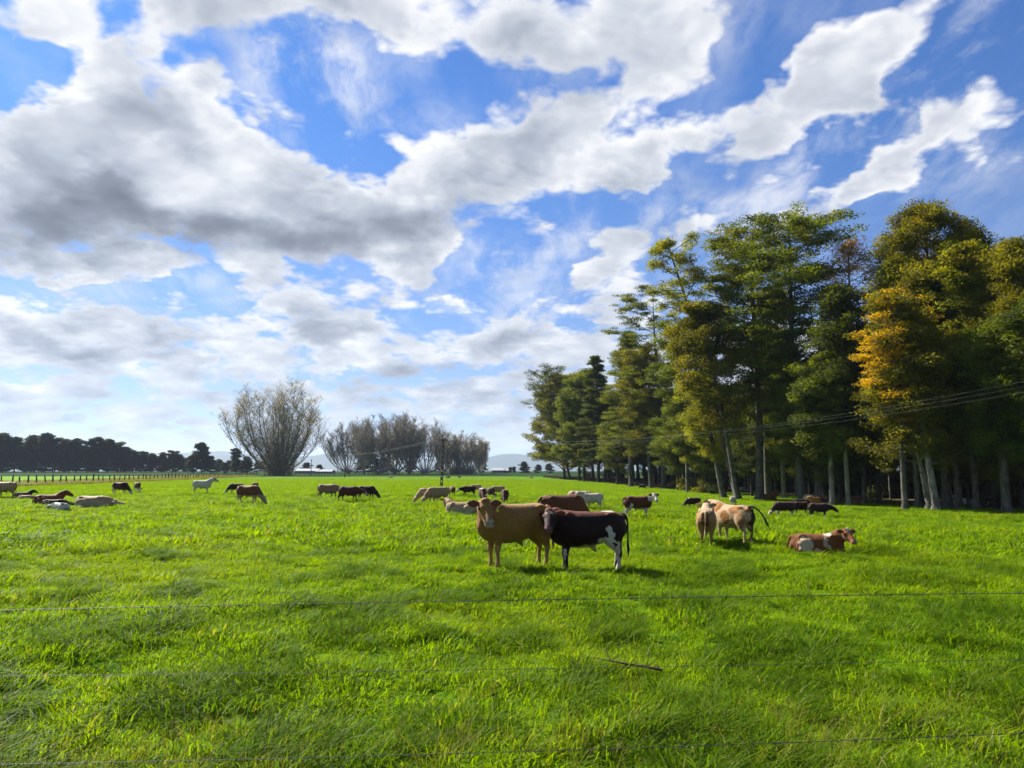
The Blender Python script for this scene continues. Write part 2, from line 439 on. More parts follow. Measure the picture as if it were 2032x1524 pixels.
def vnoise(x, y, s, seed):
    """cheap smooth noise 0..1"""
    rs = np.random.RandomState(seed); r = np.zeros_like(x)
    for k in range(7):
        a, l, p = rs.uniform(0, 2 * PI), s * rs.uniform(.6, 1.6), rs.uniform(0, 6.28)
        r = r + np.sin((x * math.cos(a) + y * math.sin(a)) * 2 * PI / l + p + 1.3 * np.sin((x * math.sin(a) - y * math.cos(a)) * 2 * PI / (l * 1.7)))
    return 0.5 + r / 7.0 * 0.9

def fan(rs, n, y0, y1, half=0.80, pad=1.5):
    """n points spread evenly over the wedge of ground the camera looks at"""
    y = np.sqrt(rs.uniform(y0 * y0, y1 * y1, n)); x = rs.uniform(-1, 1, n) * (half * y + pad)
    return x, y

def in_pasture(x, y):
    forest = x > 57.0 - 0.178 * y - 1.0 + 3.0 * np.sin(y * 0.31) + 2.0 * np.sin(y * .83 + 1)
    return ~(forest & (y < 262) & (y > 20)) & ~(x < -51.7 - 0.1475 * y) & (y < 267 + 0.1 * x)

def build_grass():
    rs = np.random.RandomState(11)
    short = mat_blade("short_grass", 'short'); longm = mat_blade("long_grass", 'long'); dry = mat_blade("dry_grass", 'dry')
    def go(name, label, pr, mats, x, y, s, tl):
        idx = rs.randint(0, len(pr), len(x))
        P = np.stack([x, y, ground(x, y)], -1)
        return scatter(name, label, pr, mats, P, rs.uniform(-0.9, 0.9, len(x)), rs.uniform(-tl, tl, (len(x), 2)), s, idx)
    # near sward
    pr = [mesh_np("tuft", *(lambda v, f: (v, [f]))(*blades(rs, 48, .17, .05, .14, .0125, .95, 2, (.35 * math.cos(k), .35 * math.sin(k))))) for k in (0.2, 1.0, 5.9, 3.3, -.3, .6)]
    x, y = fan(rs, 30000, 3.6, 23)
    h = 0.5 + 0.7 * np.clip(vnoise(x, y, 1.6, 3), 0, 1) ** 1.5 + .8 * np.clip(vnoise(x, y, .55, 4), 0, 1) ** 2
    go("near_grass", "short lush pasture grass in the foreground behind the barbed wire", pr, [short], x, y, rs.uniform(.7, 1.25, len(x)) * h, .15)
    # tussocks of long bent blades
    pr = [mesh_np("tuft", *(lambda v, f: (v, [f]))(*blades(rs, 62, .20, .14, .36, .0145, 1.3, 4, (.5 * math.cos(k), .5 * math.sin(k)), .6))) for k in (0, .5, -.5, 2.8, .2)]
    x, y = fan(rs, 26000, 3.6, 26)
    n = vnoise(x, y, 3.4, 8) * 0.6 + vnoise(x, y, 1.1, 9) * 0.4
    bonus = 0.10 * np.exp(-((x - 1.2) / 4.0) ** 2 - ((y - 9.2) / .9) ** 2) + .07 * (y < 8.2) + .05 * (x > 2.5) * (y < 13) * (y > 6.5)
    k = n > (0.66 + 0.09 * sstep(9, 22, y) - bonus)
    x, y = x[k], y[k]
    go("tussock_grass", "long dark green tussocks of bent grass in the foreground", pr, [longm], x, y, rs.uniform(.5, 1.0, len(x)), .25)
    # a few dry stalks by the fence
    pr = [mesh_np("tuft", *(lambda v, f: (v, [f]))(*blades(rs, 14, .12, .18, .42, .004, .8, 3, (.2, 0), .8))) for k in range(3)]
    x, y = fan(rs, 900, 3.6, 7.6); k = (y < 6.6) | (rs.uniform(0, 1, len(x)) < .15); x, y = x[k], y[k]
    go("dry_grass_stalks", "thin dry grass stalks along the bottom edge beside the fence", pr, [dry], x, y, rs.uniform(.6, 1.1, len(x)), .2)
    # middle distance
    pr = [mesh_np("tuft", *(lambda v, f: (v, [f]))(*blades(rs, 52, .42, .08, .22, .030, .95, 2, (.35 * math.cos(k), .35 * math.sin(k))))) for k in (0.2, 1.0, 5.9, 3.3)]
    x, y = fan(rs, 46000, 20, 62); k = in_pasture(x, y); x, y = x[k], y[k]
    h = 0.40 + 0.6 * vnoise(x, y, 2.6, 3) + 1.1 * np.clip(vnoise(x, y, .9, 5), 0, 1) ** 3
    go("pasture_grass", "bright green pasture grass around the grazing cattle", pr, [short], x, y, rs.uniform(.7, 1.2, len(x)) * h, .12)
    pr = [mesh_np("tuft", *(lambda v, f: (v, [f]))(*blades(rs, 42, .30, .18, .36, .028, 1.1, 3, (.4, 0), .6))) for k in range(3)]
    x, y = fan(rs, 30000, 20, 70); k = in_pasture(x, y) & (vnoise(x, y, 5.0, 21) * .5 + vnoise(x, y, 1.6, 22) * .5 > .70); x, y = x[k], y[k]
    go("scattered_tussocks", "scattered darker tussocks across the middle of the pasture", pr, [longm], x, y, rs.uniform(.6, 1.1, len(x)), .12)
    # rough growth along the post fence
    pr = [mesh_np("tuft", *(lambda v, f: (v, [f]))(*blades(rs, 50, .6, .25, .7, .04, .9, 2, (.2, 0), .8))) for k in range(3)]
    y = rs.uniform(88, 270, 5200); x = -51.7 - 0.1475 * y - rs.uniform(0, 1, 5200) ** 1.5 * 20 + .6
    k = vnoise(x, y, 9, 41) > .35; x, y = x[k], y[k]
    go("rough_grass", "pale brown rough grass and weeds along the long post fence", pr, [dry], x, y, rs.uniform(.5, 1.6, len(x)), .1)
    # far sward
    pr = [mesh_np("tuft", *(lambda v, f: (v, [f]))(*blades(rs, 60, .9, .10, .24, .055, .8, 1, (.3, 0)))) for k in range(3)]
    x, y = fan(rs, 52000, 60, 190); k = in_pasture(x, y); x, y = x[k], y[k]
    go("far_grass", "bright grass of the far pasture up to its crest", pr, [short], x, y, rs.uniform(.7, 1.2, len(x)), .05)
build_grass()

# ------------------------------------------------------------------ cattle
class Body:
    def __init__(s): s.V = []; s.F3 = []; s.F4 = []; s.n = 0
    def loft(s, st, lat=(0, 1, 0), n=20, e=2.2):
        """closed skin over elliptical sections: (centre, half width, half height)"""
        C = np.array([q[0] for q in st], float); a = np.array([q[1] for q in st]); b = np.array([q[2] for q in st])
        T = np.gradient(C, axis=0); T /= np.linalg.norm(T, axis=1)[:, None]
        L = np.array(lat, float)
        S = L[None] - (T @ L)[:, None] * T; S /= np.linalg.norm(S, axis=1)[:, None]
        U = np.cross(T, S)
        th = np.arange(n) * 2 * PI / n; c, sn = np.cos(th), np.sin(th)
        cx = np.sign(c) * np.abs(c) ** (2 / e); sx = np.sign(sn) * np.abs(sn) ** (2 / e)
        R = C[:, None] + a[:, None, None] * cx[None, :, None] * S[:, None] + b[:, None, None] * sx[None, :, None] * U[:, None]
        k = len(st); base = s.n
        s.V.append(R.reshape(-1, 3)); s.V.append(C[[0, -1]]); s.n += k * n + 2
        i = np.arange(k - 1)[:, None] * n; j = np.arange(n)[None]; j2 = (j + 1) % n
        s.F4.append(np.stack([i + j, i + j2, i + n + j2, i + n + j], -1).reshape(-1, 4) + base)
        j = np.arange(n); j2 = (j + 1) % n
        s.F3.append(np.stack([j2, j, np.full(n, k * n)], -1) + base)
        s.F3.append(np.stack([j, j2, np.full(n, 1 - n)], -1) + base + (k - 1) * n + 0 * j[:, None] + np.array([0, 0, n]) )
    def ball(s, c, r, d=(1, 0, 0)):
        c = np.array(c, float); d = np.array(d, float); d /= np.linalg.norm(d)
        a = np.linspace(-PI / 2 * .93, PI / 2 * .93, 9)
        s.loft([(c + d * r[0] * math.sin(t), r[1] * math.cos(t), r[2] * math.cos(t)) for t in a], n=14, e=2.0)
    def mesh(s, name):
        return mesh_np(name, np.concatenate(s.V), [np.concatenate(s.F3), np.concatenate(s.F4)], True)

def catmull(P, m=4):
    P = np.asarray(P, float); Q = np.concatenate([[2 * P[0] - P[1]], P, [2 * P[-1] - P[-2]]]); out = []
    for i in range(1, len(Q) - 2):
        for k in range(m):
            t = k / m
            out.append(0.5 * ((2 * Q[i]) + (-Q[i - 1] + Q[i + 1]) * t + (2 * Q[i - 1] - 5 * Q[i] + 4 * Q[i + 1] - Q[i + 2]) * t * t + (-Q[i - 1] + 3 * Q[i] - 3 * Q[i + 1] + Q[i + 2]) * t ** 3))
    out.append(P[-1]); return np.array(out)
def sloft(b, st, lat=(0, 1, 0), n=20, e=2.2, m=4):
    A = catmull([(*q[0], q[1], q[2]) for q in st], m)
    b.loft([(r[:3], max(r[3], .004), max(r[4], .004)) for r in A], lat, n, e)

HEAD = dict(
    stand=((0.98, 0, 1.38), (0.72, 0, -0.69)), look=((0.92, -.14, 1.38), (0.10, -0.74, -0.66)),
    turn=((0.88, -.20, 1.33), (0.16, -.66, -.73)), turnl=((0.84, .24, 1.27), (0.12, .74, -.66)),
    graze=((1.08, 0, 0.56), (0.42, 0, -0.90)), low=((1.18, 0, 0.98), (0.62, 0, -0.78)),
    front=((0.84, .26, 1.34), (.12, .66, -.74)), lieup=((0.94, 0, 0.90), (0.75, 0, -0.66)),
    lieturn=((0.84, -.24, 0.78), (0.25, -.70, -0.62)), liedown=((1.08, .05, 0.34), (0.93, 0.2, -0.32)), up=((0.96, 0, 1.46), (0.84, .1, -.52)))

def cow_mesh(name, head='stand', lie=False, step=0.0, voxel=0.026, tail='hang', bull=True, fat=1.0, grazeside=0.0):
    b = Body()
    dz = -0.63 if lie else 0.0
    w = 1.16 * fat if lie else fat
    T = [(-.82, 1.10, .07, .11), (-.79, 1.09, .16, .20), (-.70, 1.04, .24, .27), (-.55, 1.005, .285, .315), (-.36, .985, .285, .325),
         (-.12, .935, .325, .365), (.12, .915, .34, .385), (.32, .92, .325, .39), (.50, .945, .28, .385), (.64, .97, .235, .345), (.76, .99, .17, .26), (.83, 1.0, .08, .15)]
    sloft(b, [((x, 0, z + dz), a * w, h) for x, z, a, h in T], n=24, e=2.35, m=2)
    for s in (-1, 1):
        b.ball((-.50, s * .19 * w, 1.235 + dz), (.12, .07, .06))             # hook bones
        b.ball((-.76, s * .10, 1.17 + dz), (.07, .05, .06))                   # pins
        b.ball((.42, s * .20 * w, 1.06 + dz), (.17, .085, .25))               # shoulders
        b.ball((-.56, s * .185 * w, .92 + dz), (.22, .125, .28))              # thighs
    P, D = HEAD[head]; P = np.array(P, float); D = np.array(D, float); D /= np.linalg.norm(D)
    if grazeside: P[1] += grazeside; D[1] += grazeside * 1.2; D /= np.linalg.norm(D)
    L = np.cross((0, 0, 1), D); L /= np.linalg.norm(L); U = np.cross(D, L)
    # neck
    HK = 1.17
    a0 = np.array((.42, 0, 1.04 + dz)); nb = P - U * .04 + D * .04
    mid = (a0 + nb) / 2 + np.array((.05, 0, -.02 if head in ('graze', 'low') else .03)); mid[1] *= .75
    q1 = a0 * .5 + mid * .5 + np.array((.02, 0, 0.0)); q3 = mid * .45 + nb * .55
    sloft(b, [(a0, .22, .30), (q1, .20, .275), (mid, .17, .245), (q3, .14, .20), (nb, .105, .135)], lat=tuple(L * .5 + np.array((0, 1., 0)) * .5 if abs(L[1]) > .2 else L), n=18)
    lo = np.array((.70, 0, .82 + dz)); sloft(b, [(a0 + (0.1, 0, -.25), .05, .12), (lo, .06, .13), ((lo + mid) / 2 + (0, 0, -.12), .04, .08), (q3 - U * .12, .02, .03)], n=10)   # brisket and dewlap
    hs = [(-.05, .075, .085), (-.01, .108, .112), (.06, .125, .128), (.14, .130, .138), (.20, .118, .132), (.28, .092, .112), (.36, .076, .092), (.42, .080, .085), (.47, .080, .074), (.505, .055, .048)]
    sloft(b, [(P + D * s_ * HK + U * (.115 - r) * HK, a * HK, r * HK) for s_, a, r in hs], lat=tuple(L), n=18, e=2.3, m=2)
    b.ball(P + U * .11 + D * .02, (.09, .095, .06), L)                            # poll
    for s in (-1, 1):
        b.ball(P + (D * .15 + L * s * .10 + U * .065) * HK, (.05, .035, .03), D)         # brow
        b.ball(P + (D * .16 + L * s * .062 - U * .07) * HK, (.10, .045, .07), D)          # cheek
    # legs
    if not lie:
        for s in (-1, 1):
            f = step * s
            sloft(b, [((.42, s * .17, 1.02), 0.108, 0.197), ((.45 + f * .1, s * .175, .80), 0.102, 0.157), ((.45 + f * .5, s * .165, .64), 0.082, 0.099), ((.47 + f * .9, s * .155, .50), 0.062, 0.067),
                      ((.48 + f, s * .150, .41), 0.060, 0.065), ((.475 + f * 1.05, s * .148, .35), 0.043, 0.046), ((.47 + f * 1.15, s * .145, .22), 0.038, 0.042),
                      ((.475 + f * 1.25, s * .145, .12), 0.049, 0.053), ((.49 + f * 1.25, s * .145, .07), 0.048, 0.051), ((.505 + f * 1.25, s * .145, .0), 0.062, 0.074), ((.505 + f * 1.25, s * .145, -.03), 0.062, 0.074)], n=12, m=2)
            f = -step * s
            sloft(b, [((-.52, s * .16, 1.04), 0.120, 0.278), ((-.53 + f * .2, s * .185, .86), 0.138, 0.278), ((-.55 + f * .4, s * .18, .70), 0.114, 0.203), ((-.61 + f * .65, s * .165, .56), 0.077, 0.116),
                      ((-.655 + f * .85, s * .155, .48), 0.055, 0.077), ((-.675 + f * .9, s * .15, .42), 0.048, 0.058), ((-.66 + f, s * .148, .32), 0.041, 0.046), ((-.65 + f * 1.1, s * .147, .20), 0.040, 0.043),
                      ((-.64 + f * 1.2, s * .146, .12), 0.052, 0.056), ((-.625 + f * 1.2, s * .146, .07), 0.050, 0.053), ((-.61 + f * 1.2, s * .146, .0), 0.062, 0.077), ((-.61 + f * 1.2, s * .146, -.03), 0.062, 0.077)], n=12, m=2)
    else:
        for s in (-1, 1):
            b.ball((-.42, s * .30 * w, .30), (.30, .13, .25), (1, 0, .15))
            sloft(b, [((-.62, s * .34 * w, .20), .09, .12), ((-.45, s * .40 * w, .13), .08, .10), ((-.15, s * .43 * w, .08), .055, .06), ((.10, s * .42 * w, .06), .045, .045), ((.22, s * .42 * w, .05), .05, .05)], n=10)
            b.ball((.50, s * .22, .34), (.17, .10, .24))
            sloft(b, [((.45, s * .24, .22), .09, .12), ((.68, s * .22, .14), .075, .085), ((.86, s * .20, .11), .06, .06), ((.80, s * .20, .05), .045, .045), ((.55, s * .24, .04), .045, .04), ((.45, s * .26, .04), .05, .045)], n=10)
    if bull and not lie:
        sloft(b, [((-.06, 0, .60), .06, .08), ((-.12, 0, .54), .05, .055), ((-.16, 0, .48), .032, .035), ((-.19, 0, .43), .016, .016)], n=10)
        b.ball((-.58, 0, .74), (.06, .06, .09))
    me = b.mesh(name)
    tmp = bpy.data.objects.new("tmp", me); COL.objects.link(tmp)
    r = tmp.modifiers.new("r", 'REMESH'); r.mode = 'VOXEL'; r.voxel_size = voxel; r.use_smooth_shade = True
    sm = tmp.modifiers.new("s", 'SMOOTH'); sm.factor = 0.5; sm.iterations = 5
    dg = bpy.context.evaluated_depsgraph_get(); dg.update()
    ev = tmp.evaluated_get(dg); m2 = bpy.data.meshes.new_from_object(ev)
    n = len(m2.vertices); V = np.zeros(n * 3, np.float32); m2.vertices.foreach_get("co", V); V = V.reshape(-1, 3)
    m2.calc_loop_triangles(); tr = np.zeros(len(m2.loop_triangles) * 3, np.int32); m2.loop_triangles.foreach_get("vertices", tr)
    bpy.data.objects.remove(tmp); bpy.data.meshes.remove(m2); bpy.data.meshes.remove(me)
    # ears and tail, too thin for the first pass, grow out of the same skin
    x = Body(); hb = Body()
    for s in (-1, 1):
        e0 = P + (D * .045 + L * s * .095 + U * .045) * HK; ed = L * s * .96 - D * .10 + U * (-.08)
        bk = D * .2 - U * .1
        sloft(x, [(e0, .028, .024), (e0 + ed * .05, .055, .022), (e0 + ed * .11, .078, .018), (e0 + ed * .17, .066, .014), (e0 + ed * .225, .034, .010), (e0 + ed * .25, .008, .005)], lat=tuple(U * .35 - D * .94), n=10)
    if tail == 'hang':
        tp = [(-.74, 0, 1.23 + dz), (-.83, 0, 1.20 + dz), (-.875, .01, 1.08 + dz), (-.88, .02, .90), (-.875, .03, .68), (-.88, .03, .52), (-.88, .03, .34)] if not lie else \
             [(-.74, 0, .60), (-.84, .02, .52), (-.90, .10, .30), (-.92, .22, .10), (-.86, .42, .05)]
        tr_ = [.045, .036, .022, .017, .017, .030, .006] if not lie else [.04, .035, .026, .03, .01]
    elif tail == 'swish':
        tp = [(-.72, 0, 1.25), (-.86, -.02, 1.27), (-1.02, -.10, 1.18), (-1.15, -.20, .98), (-1.22, -.27, .76), (-1.27, -.33, .60)]
        tr_ = [.045, .036, .024, .024, .034, .010]
    sloft(x, [(p, r_, r_) for p, r_ in zip(tp, tr_)], lat=(0, 1, 0), n=8)
    XV = np.concatenate(x.V); A = np.concatenate([V, XV])
    kk = len(V)
    me = mesh_np(name, A, [np.concatenate([tr.reshape(-1, 3), np.concatenate(x.F3) + kk]), np.concatenate(x.F4) + kk], True)
    hl = np.full((len(A), 3), -9.0, np.float32)
    rel = A - P; hx = rel @ D; hy = rel @ L; hz = rel @ U
    near = (hx > -.14) & (np.abs(hy) < .40) & (np.abs(hz - .0) < .22) & (hx < .7)
    hl[near] = np.stack([hx, hy, hz], -1)[near] / HK
    at = me.attributes.new("head", 'FLOAT_VECTOR', 'POINT'); at.data.foreach_set("vector", hl.ravel())
    tv = np.zeros(len(A), np.float32)
    nt = len(XV) - 0
    # tail vertices are the last ones
    tl = x.V[-2].shape[0] + 2
    tv[kk:] = 2; tv[len(A) - tl:] = 1
    at = me.attributes.new("tail", 'FLOAT', 'POINT'); at.data.foreach_set("value", tv)
    me["eyes"] = [float(q) for s in (-1, 1) for q in (P + (D * .155 + L * s * .121 + U * .050) * HK)]
    me["tagp"] = [float(q) for q in (P + D * .13 - L * .24 + U * .03)]; me["tagp2"] = [float(q) for q in (P + D * .13 + L * .24 + U * .03)]
    me["face"] = [float(q) for q in (*P, *D, *L, *U)]
    return me

def coat(name, base, base2=None, patches=(), face=None, blaze=None, legs=None, belly=None, muzzle=(0.30, 0.19, 0.16), tail=None, spots=None, ear=None, bodyshade=None, back=None):
    """hide: a ground colour with patches of another, given in the animal's own coordinates"""
    m = bpy.data.materials.new(name); m.use_nodes = True; t = NT(m.node_tree); t.n.clear()
    out = t.node('ShaderNodeOutputMaterial'); p = t.node('ShaderNodeBsdfPrincipled'); t.l.new(p.outputs[0], out.inputs[0])
    o = t.node('ShaderNodeTexCoord').outputs['Object']
    hd = t.node('ShaderNodeAttribute', attribute_name='head').outputs['Vector']
    tl = t.node('ShaderNodeAttribute', attribute_name='tail').outputs['Fac']
    x, y, z = t.sep(o); hx, hy, hz = t.sep(hd)
    wn = t.noise(o, 5.5, 4, 0.6)[1]; wv = t.v('SCALE', t.v('SUBTRACT', wn, (.5, .5, .5)), scale=0.30)
    ow = t.v('ADD', o, wv)
    _, _, zw = t.sep(ow)
    hair = t.noise(t.v('MULTIPLY', o, (1.0, 1.0, 0.45)), 34.0, 4, 0.65)[0]
    c = t.mix(t.noise(o, 2.6, 5, 0.6)[0], rgb(*base), rgb(*(base2 or tuple(q * .62 for q in base))))
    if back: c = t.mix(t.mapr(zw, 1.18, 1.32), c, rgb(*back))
    if spots: 
        c = t.mix(t.mapr(t.noise(o, spots[1], 3, 0.6)[0], spots[2], spots[2] + .03), c, rgb(*spots[0]))
    for (cx, cyy, cz, rx, ry, rz, col) in patches:
        dv = t.v('DIVIDE', t.v('SUBTRACT', ow, (cx, cyy, cz)), (rx, ry, rz))
        c = t.mix(t.mapr(t.v('LENGTH', dv), 1.06, 0.94), c, rgb(*col))
    if belly: c = t.mix(t.mapr(zw, belly[1] + .03, belly[1] - .03), c, rgb(*belly[0]))
    if legs: c = t.mix(t.mapr(zw, legs[1] + .04, legs[1] - .04), c, rgb(*legs[0]))
    if tail: c = t.mix(t.m('COMPARE', tl, 1.0, 0.3), c, rgb(*tail))
    if face: c = t.mix(t.mapr(t.m('ADD', hx, t.m('MULTIPLY', t.m('ABSOLUTE', hy), -.5)), face[1], face[1] + .03), c, rgb(*face[0]))
    if blaze:
        q = t.m('MULTIPLY', t.mapr(t.m('ABSOLUTE', t.m('ADD', hy, t.m('MULTIPLY', t.sep(wv)[0], .4))), blaze[1], blaze[1] - .012), t.m('MULTIPLY', t.mapr(hx, blaze[2], blaze[2] + .02), t.mapr(hx, blaze[3] + .02, blaze[3])))
        c = t.mix(t.m('MULTIPLY', q, t.mapr(hz, .0, .03)), c, rgb(*blaze[0]))
    if ear: c = t.mix(t.m('COMPARE', tl, 2.0, 0.3), c, rgb(*ear))
    c = t.mix(t.mapr(hx, 0.405, 0.44), c, rgb(*muzzle))
    # nostrils
    nd = t.v('DISTANCE', t.xyz(t.m('MULTIPLY', hx, .8), t.m('ABSOLUTE', hy), t.m('MULTIPLY', hz, .8)), (0.476 * .8, .042, 0.065 * .8))
    c = t.mix(t.mapr(nd, 0.022, 0.015), c, rgb(0.012, 0.009, 0.008))
    c = t.mix(t.mapr(z, 0.075, 0.06), c, rgb(0.05, 0.042, 0.035))
    c = t.mix(1.0, c, rgb(.84, .82, .80), 'MULTIPLY')
    c = t.mix(t.mapr(hair, 0.35, 0.65, 0.0, 0.34), c, t.mix(1.0, c, rgb(.45, .42, .40), 'MULTIPLY'))
    t.l.new(c, p.inputs['Base Color'])
    p.inputs['Roughness'].default_value = 0.65; p.inputs['Specular IOR Level'].default_value = 0.16
    p.inputs['Sheen Weight'].default_value = 0.06; p.inputs['Sheen Roughness'].default_value = 0.4
    b = t.node('ShaderNodeBump'); b.inputs['Strength'].default_value = 0.9; b.inputs['Distance'].default_value = 0.03
    t.l.new(t.m('ADD', t.m('MULTIPLY', hair, .6), t.m('MULTIPLY', t.noise(o, 6.0, 3, .5)[0], .7)), b.inputs['Height']); t.l.new(b.outputs[0], p.inputs['Normal'])
    return m

def simple_mat(name, col, rough=0.6, spec=0.3, noise=None, metal=0.0):
    m = bpy.data.materials.new(name); m.use_nodes = True; t = NT(m.node_tree); t.n.clear()
    out = t.node('ShaderNodeOutputMaterial'); p = t.node('ShaderNodeBsdfPrincipled'); t.l.new(p.outputs[0], out.inputs[0])
    pos = t.node('ShaderNodeTexCoord').outputs['Object']
    sc, k = noise or (8.0, 0.7)
    c = t.mix(t.noise(pos, sc, 5, 0.65)[0], rgb(*col), rgb(*(q * k for q in col)))
    t.l.new(c, p.inputs['Base Color'])
    p.inputs['Roughness'].default_value = rough; p.inputs['Specular IOR Level'].default_value = spec; p.inputs['Metallic'].default_value = metal
    return m

def build_cattle():
    W_ = (0.62, 0.56, 0.46); CR = (0.44, 0.325, 0.185); TAN = (0.33, 0.195, 0.080); GREY = (0.24, 0.175, 0.115)
    RED = (0.125, 0.040, 0.012); ORG = (0.32, 0.135, 0.030); DK = (0.040, 0.014, 0.009); BLK = (0.014, 0.011, 0.010); BR = (0.115, 0.038, 0.018)
    mats = {
        'hero_tan': coat("golden_hide", (0.34, 0.180, 0.045), (0.25, 0.115, 0.024), legs=((0.40, 0.225, 0.08), .50), muzzle=(.42, .30, .24), patches=[(-.35, 0, 1.36, .75, .35, .14, (.42, .26, .11))], ear=(.17, .06, .022), tail=(.38, .20, .06)),
        'hero_dark': coat("dark_hide", (0.030, 0.010, 0.007), (0.015, 0.006, 0.005), back=(.19, .052, .020), muzzle=(.17, .075, .062), legs=None,
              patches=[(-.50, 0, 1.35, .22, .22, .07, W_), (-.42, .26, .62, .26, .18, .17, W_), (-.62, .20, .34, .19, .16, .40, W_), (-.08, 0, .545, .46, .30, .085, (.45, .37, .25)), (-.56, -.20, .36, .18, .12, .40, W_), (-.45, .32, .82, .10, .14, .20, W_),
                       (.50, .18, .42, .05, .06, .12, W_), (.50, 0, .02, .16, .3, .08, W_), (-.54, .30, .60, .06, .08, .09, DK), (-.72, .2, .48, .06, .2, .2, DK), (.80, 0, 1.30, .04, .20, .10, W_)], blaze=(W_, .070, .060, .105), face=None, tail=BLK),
        'tan': coat("tan_hide", TAN, CR, legs=((.44, .34, .20), .45)),
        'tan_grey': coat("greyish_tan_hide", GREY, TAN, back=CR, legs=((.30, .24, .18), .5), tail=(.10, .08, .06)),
        'cream': coat("cream_hide", CR, (.50, .38, .24)),
        'white': coat("white_hide", (0.58, 0.52, 0.41), (.46, .40, .30), ear=(.25, .2, .16)),
        'white_grey': coat("white_hide_grey_head", (0.64, 0.60, 0.50), (.52, .47, .38), blaze=((.20, .19, .18), .2, -.1, .3), ear=(.15, .14, .13)),
        'pale': coat("pale_hide", (.46, .34, .22), CR),
        'hereford': coat("red_white_faced_hide", RED, (.10, .028, .012), face=(W_, -.09), legs=(W_, .33), belly=(W_, .64), patches=[(-.45, -.3, .70, .10, .2, .22, W_), (.74, 0, .95, .16, .14, .32, DK)], ear=(.06, .03, .02), muzzle=(.5, .38, .33)),
        'red': coat("red_hide", RED, (.095, .026, .012), legs=((.25, .14, .08), .2)),
        'red_leg': coat("red_hide_white_legs", (.13, .04, .018), DK, legs=(W_, .42), patches=[(-.62, 0, .6, .16, .5, .3, W_), (.5, 0, 1.0, .42, .4, .32, (.03, .012, .01))]),
        'brown': coat("brown_hide", (.20, .085, .035), (.12, .045, .02), back=(.30, .15, .07), legs=((.40, .30, .20), .35), belly=((.42, .31, .21), .66)),
        'orange': coat("orange_hide", ORG, (.30, .12, .035)),
        'redbrown': coat("russet_hide", (.18, .060, .016), (.09, .028, .009), legs=(BR, .7)),
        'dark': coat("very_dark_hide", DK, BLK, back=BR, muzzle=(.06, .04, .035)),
        'dark_wf': coat("dark_hide_white_face", (.045, .016, .012), BLK, face=(W_, -.02), legs=(BLK, .4), back=BR),
        'red_wf': coat("dark_red_hide_pale_face", (.10, .028, .014), (.06, .018, .010), face=((.48, .30, .22), .12), ear=(.10, .03, .02), legs=(DK, .6)),
        'dark_ws': coat("dark_hide_white_shoulder", (.055, .017, .012), BLK, patches=[(.52, 0, 1.20, .10, .3, .14, W_), (-.62, 0, .50, .20, .5, .36, W_), (-.62, 0, 1.36, .16, .2, .08, W_)], blaze=(W_, .12, .34, .6), muzzle=W_, back=(.12, .03, .015)),
        'dark_wn': coat("dark_hide_white_nose", (.060, .018, .012), BLK, patches=[(-.60, 0, 1.34, .10, .3, .08, W_)], face=(W_, .22), muzzle=(.6, .5, .45), legs=(W_, .22), back=(.12, .03, .015), belly=((.4, .32, .25), .58)),
        'dark_wl': coat("dark_hide_white_legs", (.040, .014, .011), BLK, legs=(W_, .34), patches=[(.78, 0, 1.3, .12, .2, .08, W_)], back=(.10, .03, .015)),
        'roan': coat("brown_white_hide", (.14, .045, .03), (.08, .03, .02), back=(.62, .50, .46), patches=[(.2, 0, 1.30, .5, .16, .12, (.62, .50, .46)), (.78, 0, 1.0, .16, .16, .3, DK), (-.6, 0, .55, .3, .4, .2, W_)]),
        'brown_rump': coat("brown_hide_white_rump", (.12, .04, .025), DK, patches=[(-.55, 0, 1.32, .4, .3, .12, W_)], blaze=(W_, .04, .0, .3)),
        'bw': coat("black_white_hide", (.66, .64, .58), (.55, .53, .48), patches=[(.15, -.3, .35, .28, .4, .18, BLK), (-.5, .1, .62, .3, .3, .12, BLK), (.75, 0, .6, .18, .3, .12, BLK), (-.2, -.2, .68, .12, .2, .08, BLK)]),
        'black': coat("black_hide", BLK, (.010, .009, .009), muzzle=(.03, .03, .03)),
        'black_w': coat("black_hide_white_back", BLK, BLK, patches=[(0, 0, 1.32, .5, .2, .1, W_), (.55, .1, .5, .1, .2, .4, W_)], muzzle=(.03, .03, .03)),
        'pied': coat("cream_hide_russet_patches", (.46, .31, .165), (.54, .40, .24), patches=[(-.34, .24, 1.18, .24, .18, .16, ORG), (.05, .3, .92, .18, .24, .24, ORG), (-.78, .02, 1.18, .2, .24, .10, ORG), (-.80, -.12, .88, .18, .18, .36, (.035, .020, .012)), (.50, .15, 1.2, .2, .3, .18, ORG), (-.62, .24, .90, .15, .14, .30, (.34, .19, .08)), (-.62, -.24, .55, .2, .14, .45, (.05, .03, .02))], tail=(.02, .014, .011)),
        'rear_tan': coat("golden_tan_hide", (.36, .215, .085), (.28, .15, .055), patches=[(-.84, -.02, .92, .12, .085, .36, (.15, .055, .025)), (-.84, .13, .92, .10, .06, .30, (.13, .05, .022))], tail=(.52, .38, .21), back=(.52, .39, .23)),
        'pied_lie': coat("russet_white_hide", (.22, .082, .020), (.15, .050, .013), patches=[(-.42, -.36, .34, .24, .3, .24, (.52, .42, .27)), (.20, -.3, .42, .08, .3, .18, (.48, .37, .24)), (.30, -.3, .28, .07, .2, .08, (.48, .37, .24)), (.30, -.1, .66, .16, .2, .08, W_), (-.05, -.36, .16, .12, .14, .12, (.58, .46, .34))], blaze=(W_, .05, .0, .10), muzzle=(.34, .16, .10)),
        'redcalf': coat("russet_lying_hide", (.24, .075, .026), (.16, .05, .02), patches=[(.6, 0, .72, .16, .14, .06, W_)], blaze=(W_, .05, 0, .12)),
    }
